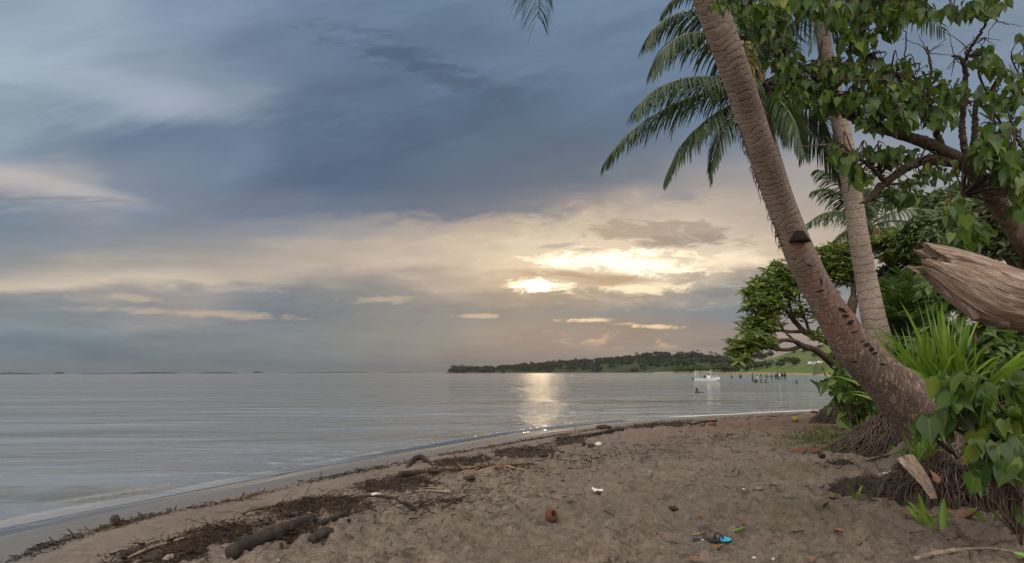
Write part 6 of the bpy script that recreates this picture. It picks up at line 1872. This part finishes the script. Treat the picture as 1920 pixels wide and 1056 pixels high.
stone('husk_fibre', 1422, 919, 14, 6, 'brown sand clod with a pale pebble beside it', 'clod', 'stone', .4)
stone('white_pebble', 1414, 1048, 9, 5, 'white shell at the bottom edge of the sand, the whitest', 'shell', 'white_stone', .2)
stone('white_pebble', 1450, 1050, 6, 4, 'small white pebble next to the whitest shell', 'pebble', 'white_stone', .2)
stone('white_pebble', 1394, 919, 6, 4, 'pale pebble by the brown clod', 'pebble', 'white_stone', .2)
stone('white_pebble', 440, 999, 6, 4, 'white shell in the weed heap by the water', 'shell', 'white_stone', .3)
stone('white_pebble', 522, 1052, 5, 4, 'white shell inland of the long log', 'shell', 'white_stone', .3)
# broken coconut husk: an open cup
p = G(1034, 977); d = np.linalg.norm(p - CAM); r0 = 12 / F * d
mb = MB(); k, m = 10, 26; th = np.linspace(0, 2 * PI, m, endpoint=False); rings = []
for i in range(k):
    ph = PI * (1 - .80 * i / (k - 1)); rr = np.sin(ph) * r0 * (1 + .10 * fbm(np.cos(th) * 3, np.sin(th) * 3 + i, 3, 3)); jag = (.35 * r0 * fbm(np.cos(th) * 4, np.sin(th) * 4, 2, 8)) * (i == k - 1)
    rings.append(np.stack([rr * np.cos(th), rr * np.sin(th), r0 * .95 * np.cos(ph) + jag + 0 * th], -1))
for s_, dz_ in ((.86, -.05), (.80, -.4), (.55, -.8), (.1, -.95)):
    rings.append(np.stack([rings[k - 1][:, 0] * s_, rings[k - 1][:, 1] * s_, rings[k - 1][:, 2] * (1 if dz_ == -.05 else 0) + r0 * dz_], -1))
i = np.arange(len(rings) - 1)[:, None] * m; j = np.arange(m)[None]; j2 = (j + 1) % m
mb.add(np.concatenate(rings), [np.stack([i + j, i + j2, i + m + j2, i + m + j], -1).reshape(-1, 4)])
o = mb.build('coconut_husk', M['husk']); o.location = (p[0], p[1], p[2] + r0 * .75); o.rotation_euler = (1.0, .55, .3); tag(o, 'broken open reddish coconut husk lying on the sand', 'coconut')
# white crumpled plastic
p = G(1125, 924); d = np.linalg.norm(p - CAM); s_ = d / F
mb = MB(); k, m = 26, 10; V = []
for i in range(k):
    t = i / (k - 1)
    for j in range(m):
        v = j / (m - 1) - .5
        w_ = 11 * (1 - t) ** 1.1 + 1.2
        V.append(((-14 + 32 * t) * s_ + .02 * fbm(t * 9, v * 3, 3, 1), v * w_ * 2.2 * s_ + .012 * math.sin(t * 9), (4 * (1 - t) + 1.5 + 9 * float(fbm(t * 8, v * 4 + 3, 3, 6)) * (1 - t * .7)) * s_))
V = np.array(V); i = np.arange(k - 1)[:, None] * m; j = np.arange(m - 1)[None]
mb.add(V, [np.stack([i + j, i + m + j, i + m + j + 1, i + j + 1], -1).reshape(-1, 4)])
o = mb.build('plastic_scrap', M['white_plastic']); o.location = (p[0], p[1], p[2] + .005); tag(o, 'crumpled white plastic scrap with a trailing tail in the middle of the sand', 'plastic')

# leaves
fallen_leaf(1313, 969, 18, 'small orange fallen leaf above the green one, farther up the sand', rz=.5)
fallen_leaf(1388, 1000, 32, 'bright green fallen leaf folded on the sand beside the flip flop', 'green_leaf', -1.45, OVAL, 1.0, .2)
fallen_leaf(1352, 1032, 28, 'curled orange fallen leaf lying right below the flip flop', rz=-1.0, curl=1.0)
fallen_leaf(1298, 1052, 20, 'dark orange fallen leaf cut by the bottom of the view', rz=.3, curl=1.0)
fallen_leaf(1570, 999, 18, 'small pinkish fallen leaf alone on the sand toward the sprouts', rz=1.0, curl=1.0)
fallen_leaf(1520, 1054, 26, 'flat tan fallen leaf at the bottom edge of the sand', rz=-1.2)
fallen_leaf(1824, 975, 40, 'large curled orange leaf between the strap sprouts', rz=-1.3, curl=1.2, tilt=.5)
fallen_leaf(1700, 968, 24, 'dull brown fallen leaf behind the strap sprouts'.replace('behind', 'at the foot of'), 'brown_leaf', rz=1.2)
fallen_leaf(1502, 851, 36, 'reddish brown fallen leaf far up the sand toward the mounds', 'husk', rz=-1.4, squash=.6)
fallen_leaf(1532, 848, 24, 'second reddish fallen leaf next to the longer one', 'husk', rz=-1.0)
fallen_leaf(1562, 834, 14, 'tiny yellow green leaf on the sand in front of the far mound', 'green_leaf', rz=.4)
fallen_leaf(1560, 932, 22, 'pale curled fallen leaf on the sand left of the twig pile'.replace('left of', 'seaward of'), 'brown_leaf', rz=-.4)
fallen_leaf(1550, 952, 26, 'pale grey fallen leaf tented on the sand', 'brown_leaf', rz=-1.1, curl=1.2)
fallen_leaf(1395, 983, 14, 'dark red scrap of leaf near the green leaf', 'husk', rz=-.8)
fallen_leaf(1918, 1050, 30, 'yellow leaf cut off at the bottom corner of the view', 'green_leaf', rz=.8)
p = P(1752, 902, 6.35)
mb = MB(); v = HEART[0].copy(); v[:, 2] += .3 * np.abs(v[:, 0]); mb.add(v * .12, HEART[1], rnd=.7, ta=v[:, 0]); o = mb.build('fallen_leaf', M['dry_leaf']); o.location = tuple(p); o.rotation_euler = (1.2, .3, .4); tag(o, 'dry pinkish leaf caught upright on the near root mound', 'leaf')
# dry leaf sheath leaning on the roots
mb = MB(); a = [P(1698, 858, 6.5), P(1716, 880, 6.4), P(1735, 905, 6.3), P(1752, 936, 6.2)]; c = catmull(np.column_stack([np.array(a), [.085, .075, .055, .03]]), 30)
V = []
for i in range(30):
    t = c[min(i + 1, 29), :3] - c[max(i - 1, 0), :3]; t = unit(t); s_ = unit(np.cross(t, [0, -1.0, .25])); nn = np.cross(s_, t)
    for j in range(9):
        v = (j - 4) / 4; V.append(c[i, :3] + s_ * v * c[i, 3] + nn * c[i, 3] * (.5 * (1 - v * v)) * (1 if nn[1] < 0 else -1) + .010 * np.array([1, 1, 1]) * fbm(np.array([v * 6]), np.array([i * .12]), 2, 5)[0])
V = np.array(V); i = np.arange(29)[:, None] * 9; j = np.arange(8)[None]
mb.add(V, [np.stack([i + j, i + 9 + j, i + 10 + j, i + j + 1], -1).reshape(-1, 4)], tl=np.repeat(np.linspace(0, .6, 30), 9), ta=np.tile(np.linspace(0, 1, 9), 30))
o = mb.build('dry_leaf_sheath', M['driftwood']); tag(recentre(o, c[-1, :3]), 'dry brown palm leaf sheath leaning against the near root mound', 'leaf sheath')

# the flip flop: black foam, bright blue toe, black straps
p = G(1335, 1017); d = np.linalg.norm(p - CAM); LF = 66 / F * d / 1.0
e = empty('flip_flop', (p[0], p[1], p[2] + .008), 'worn black flip flop with a bright blue toe lying on the sand', 'flip flop'); e.rotation_euler = (.10, 0, .05)
def sole(x0, x1, th, z):
    u = np.linspace(x0, x1, 26); w = LF * .5 * np.interp(u, [0, .03, .12, .3, .5, .72, .88, .97, 1], [.03, .17, .27, .25, .23, .33, .34, .19, .03])
    x = (u - .5) * LF; top = np.vstack([np.column_stack([x, w, 0 * x + z + th]), np.column_stack([x, -w, 0 * x + z + th])]); bot = top - [0, 0, th]
    mb = MB(); i = np.arange(25)
    mb.add(np.vstack([top, bot]), [np.vstack([np.stack([26 + i, 27 + i, i + 1, i], -1), np.stack([52 + i, 53 + i, 79 + i, 78 + i], -1), np.stack([i, i + 1, 53 + i, 52 + i], -1), np.stack([78 + i, 79 + i, 27 + i, 26 + i], -1), [[0, 52, 78, 26], [25, 51, 103, 77]]])])
    return mb
sole(0, 1, .014, 0).build('sole', M['black_foam'], e, smooth=False)
sole(.70, .995, .004, .0145).build('toe_pad', M['blue_foam'], e, smooth=False)
for sg in (-1, 1):
    mb = MB(); tube(mb, [(.10 * LF, sg * .15 * LF, .012), (.16 * LF, sg * .13 * LF, .05), (.24 * LF, sg * .05 * LF, .05), (.30 * LF, 0, .018)], [.010, .009, .008, .006], 8, 20); mb.build('strap', M['dark_trim'], e)
mb = MB(); mb.add([(-.32 * LF, -.03 * LF, .0155), (-.25 * LF, -.06 * LF, .0155), (-.20 * LF, .03 * LF, .0155), (-.28 * LF, .05 * LF, .0155), (-.24 * LF, 0, .0155)], [np.array([[0, 1, 4], [1, 2, 4], [2, 3, 4]])]); mb.build('print', M['white_print'], e, smooth=False)
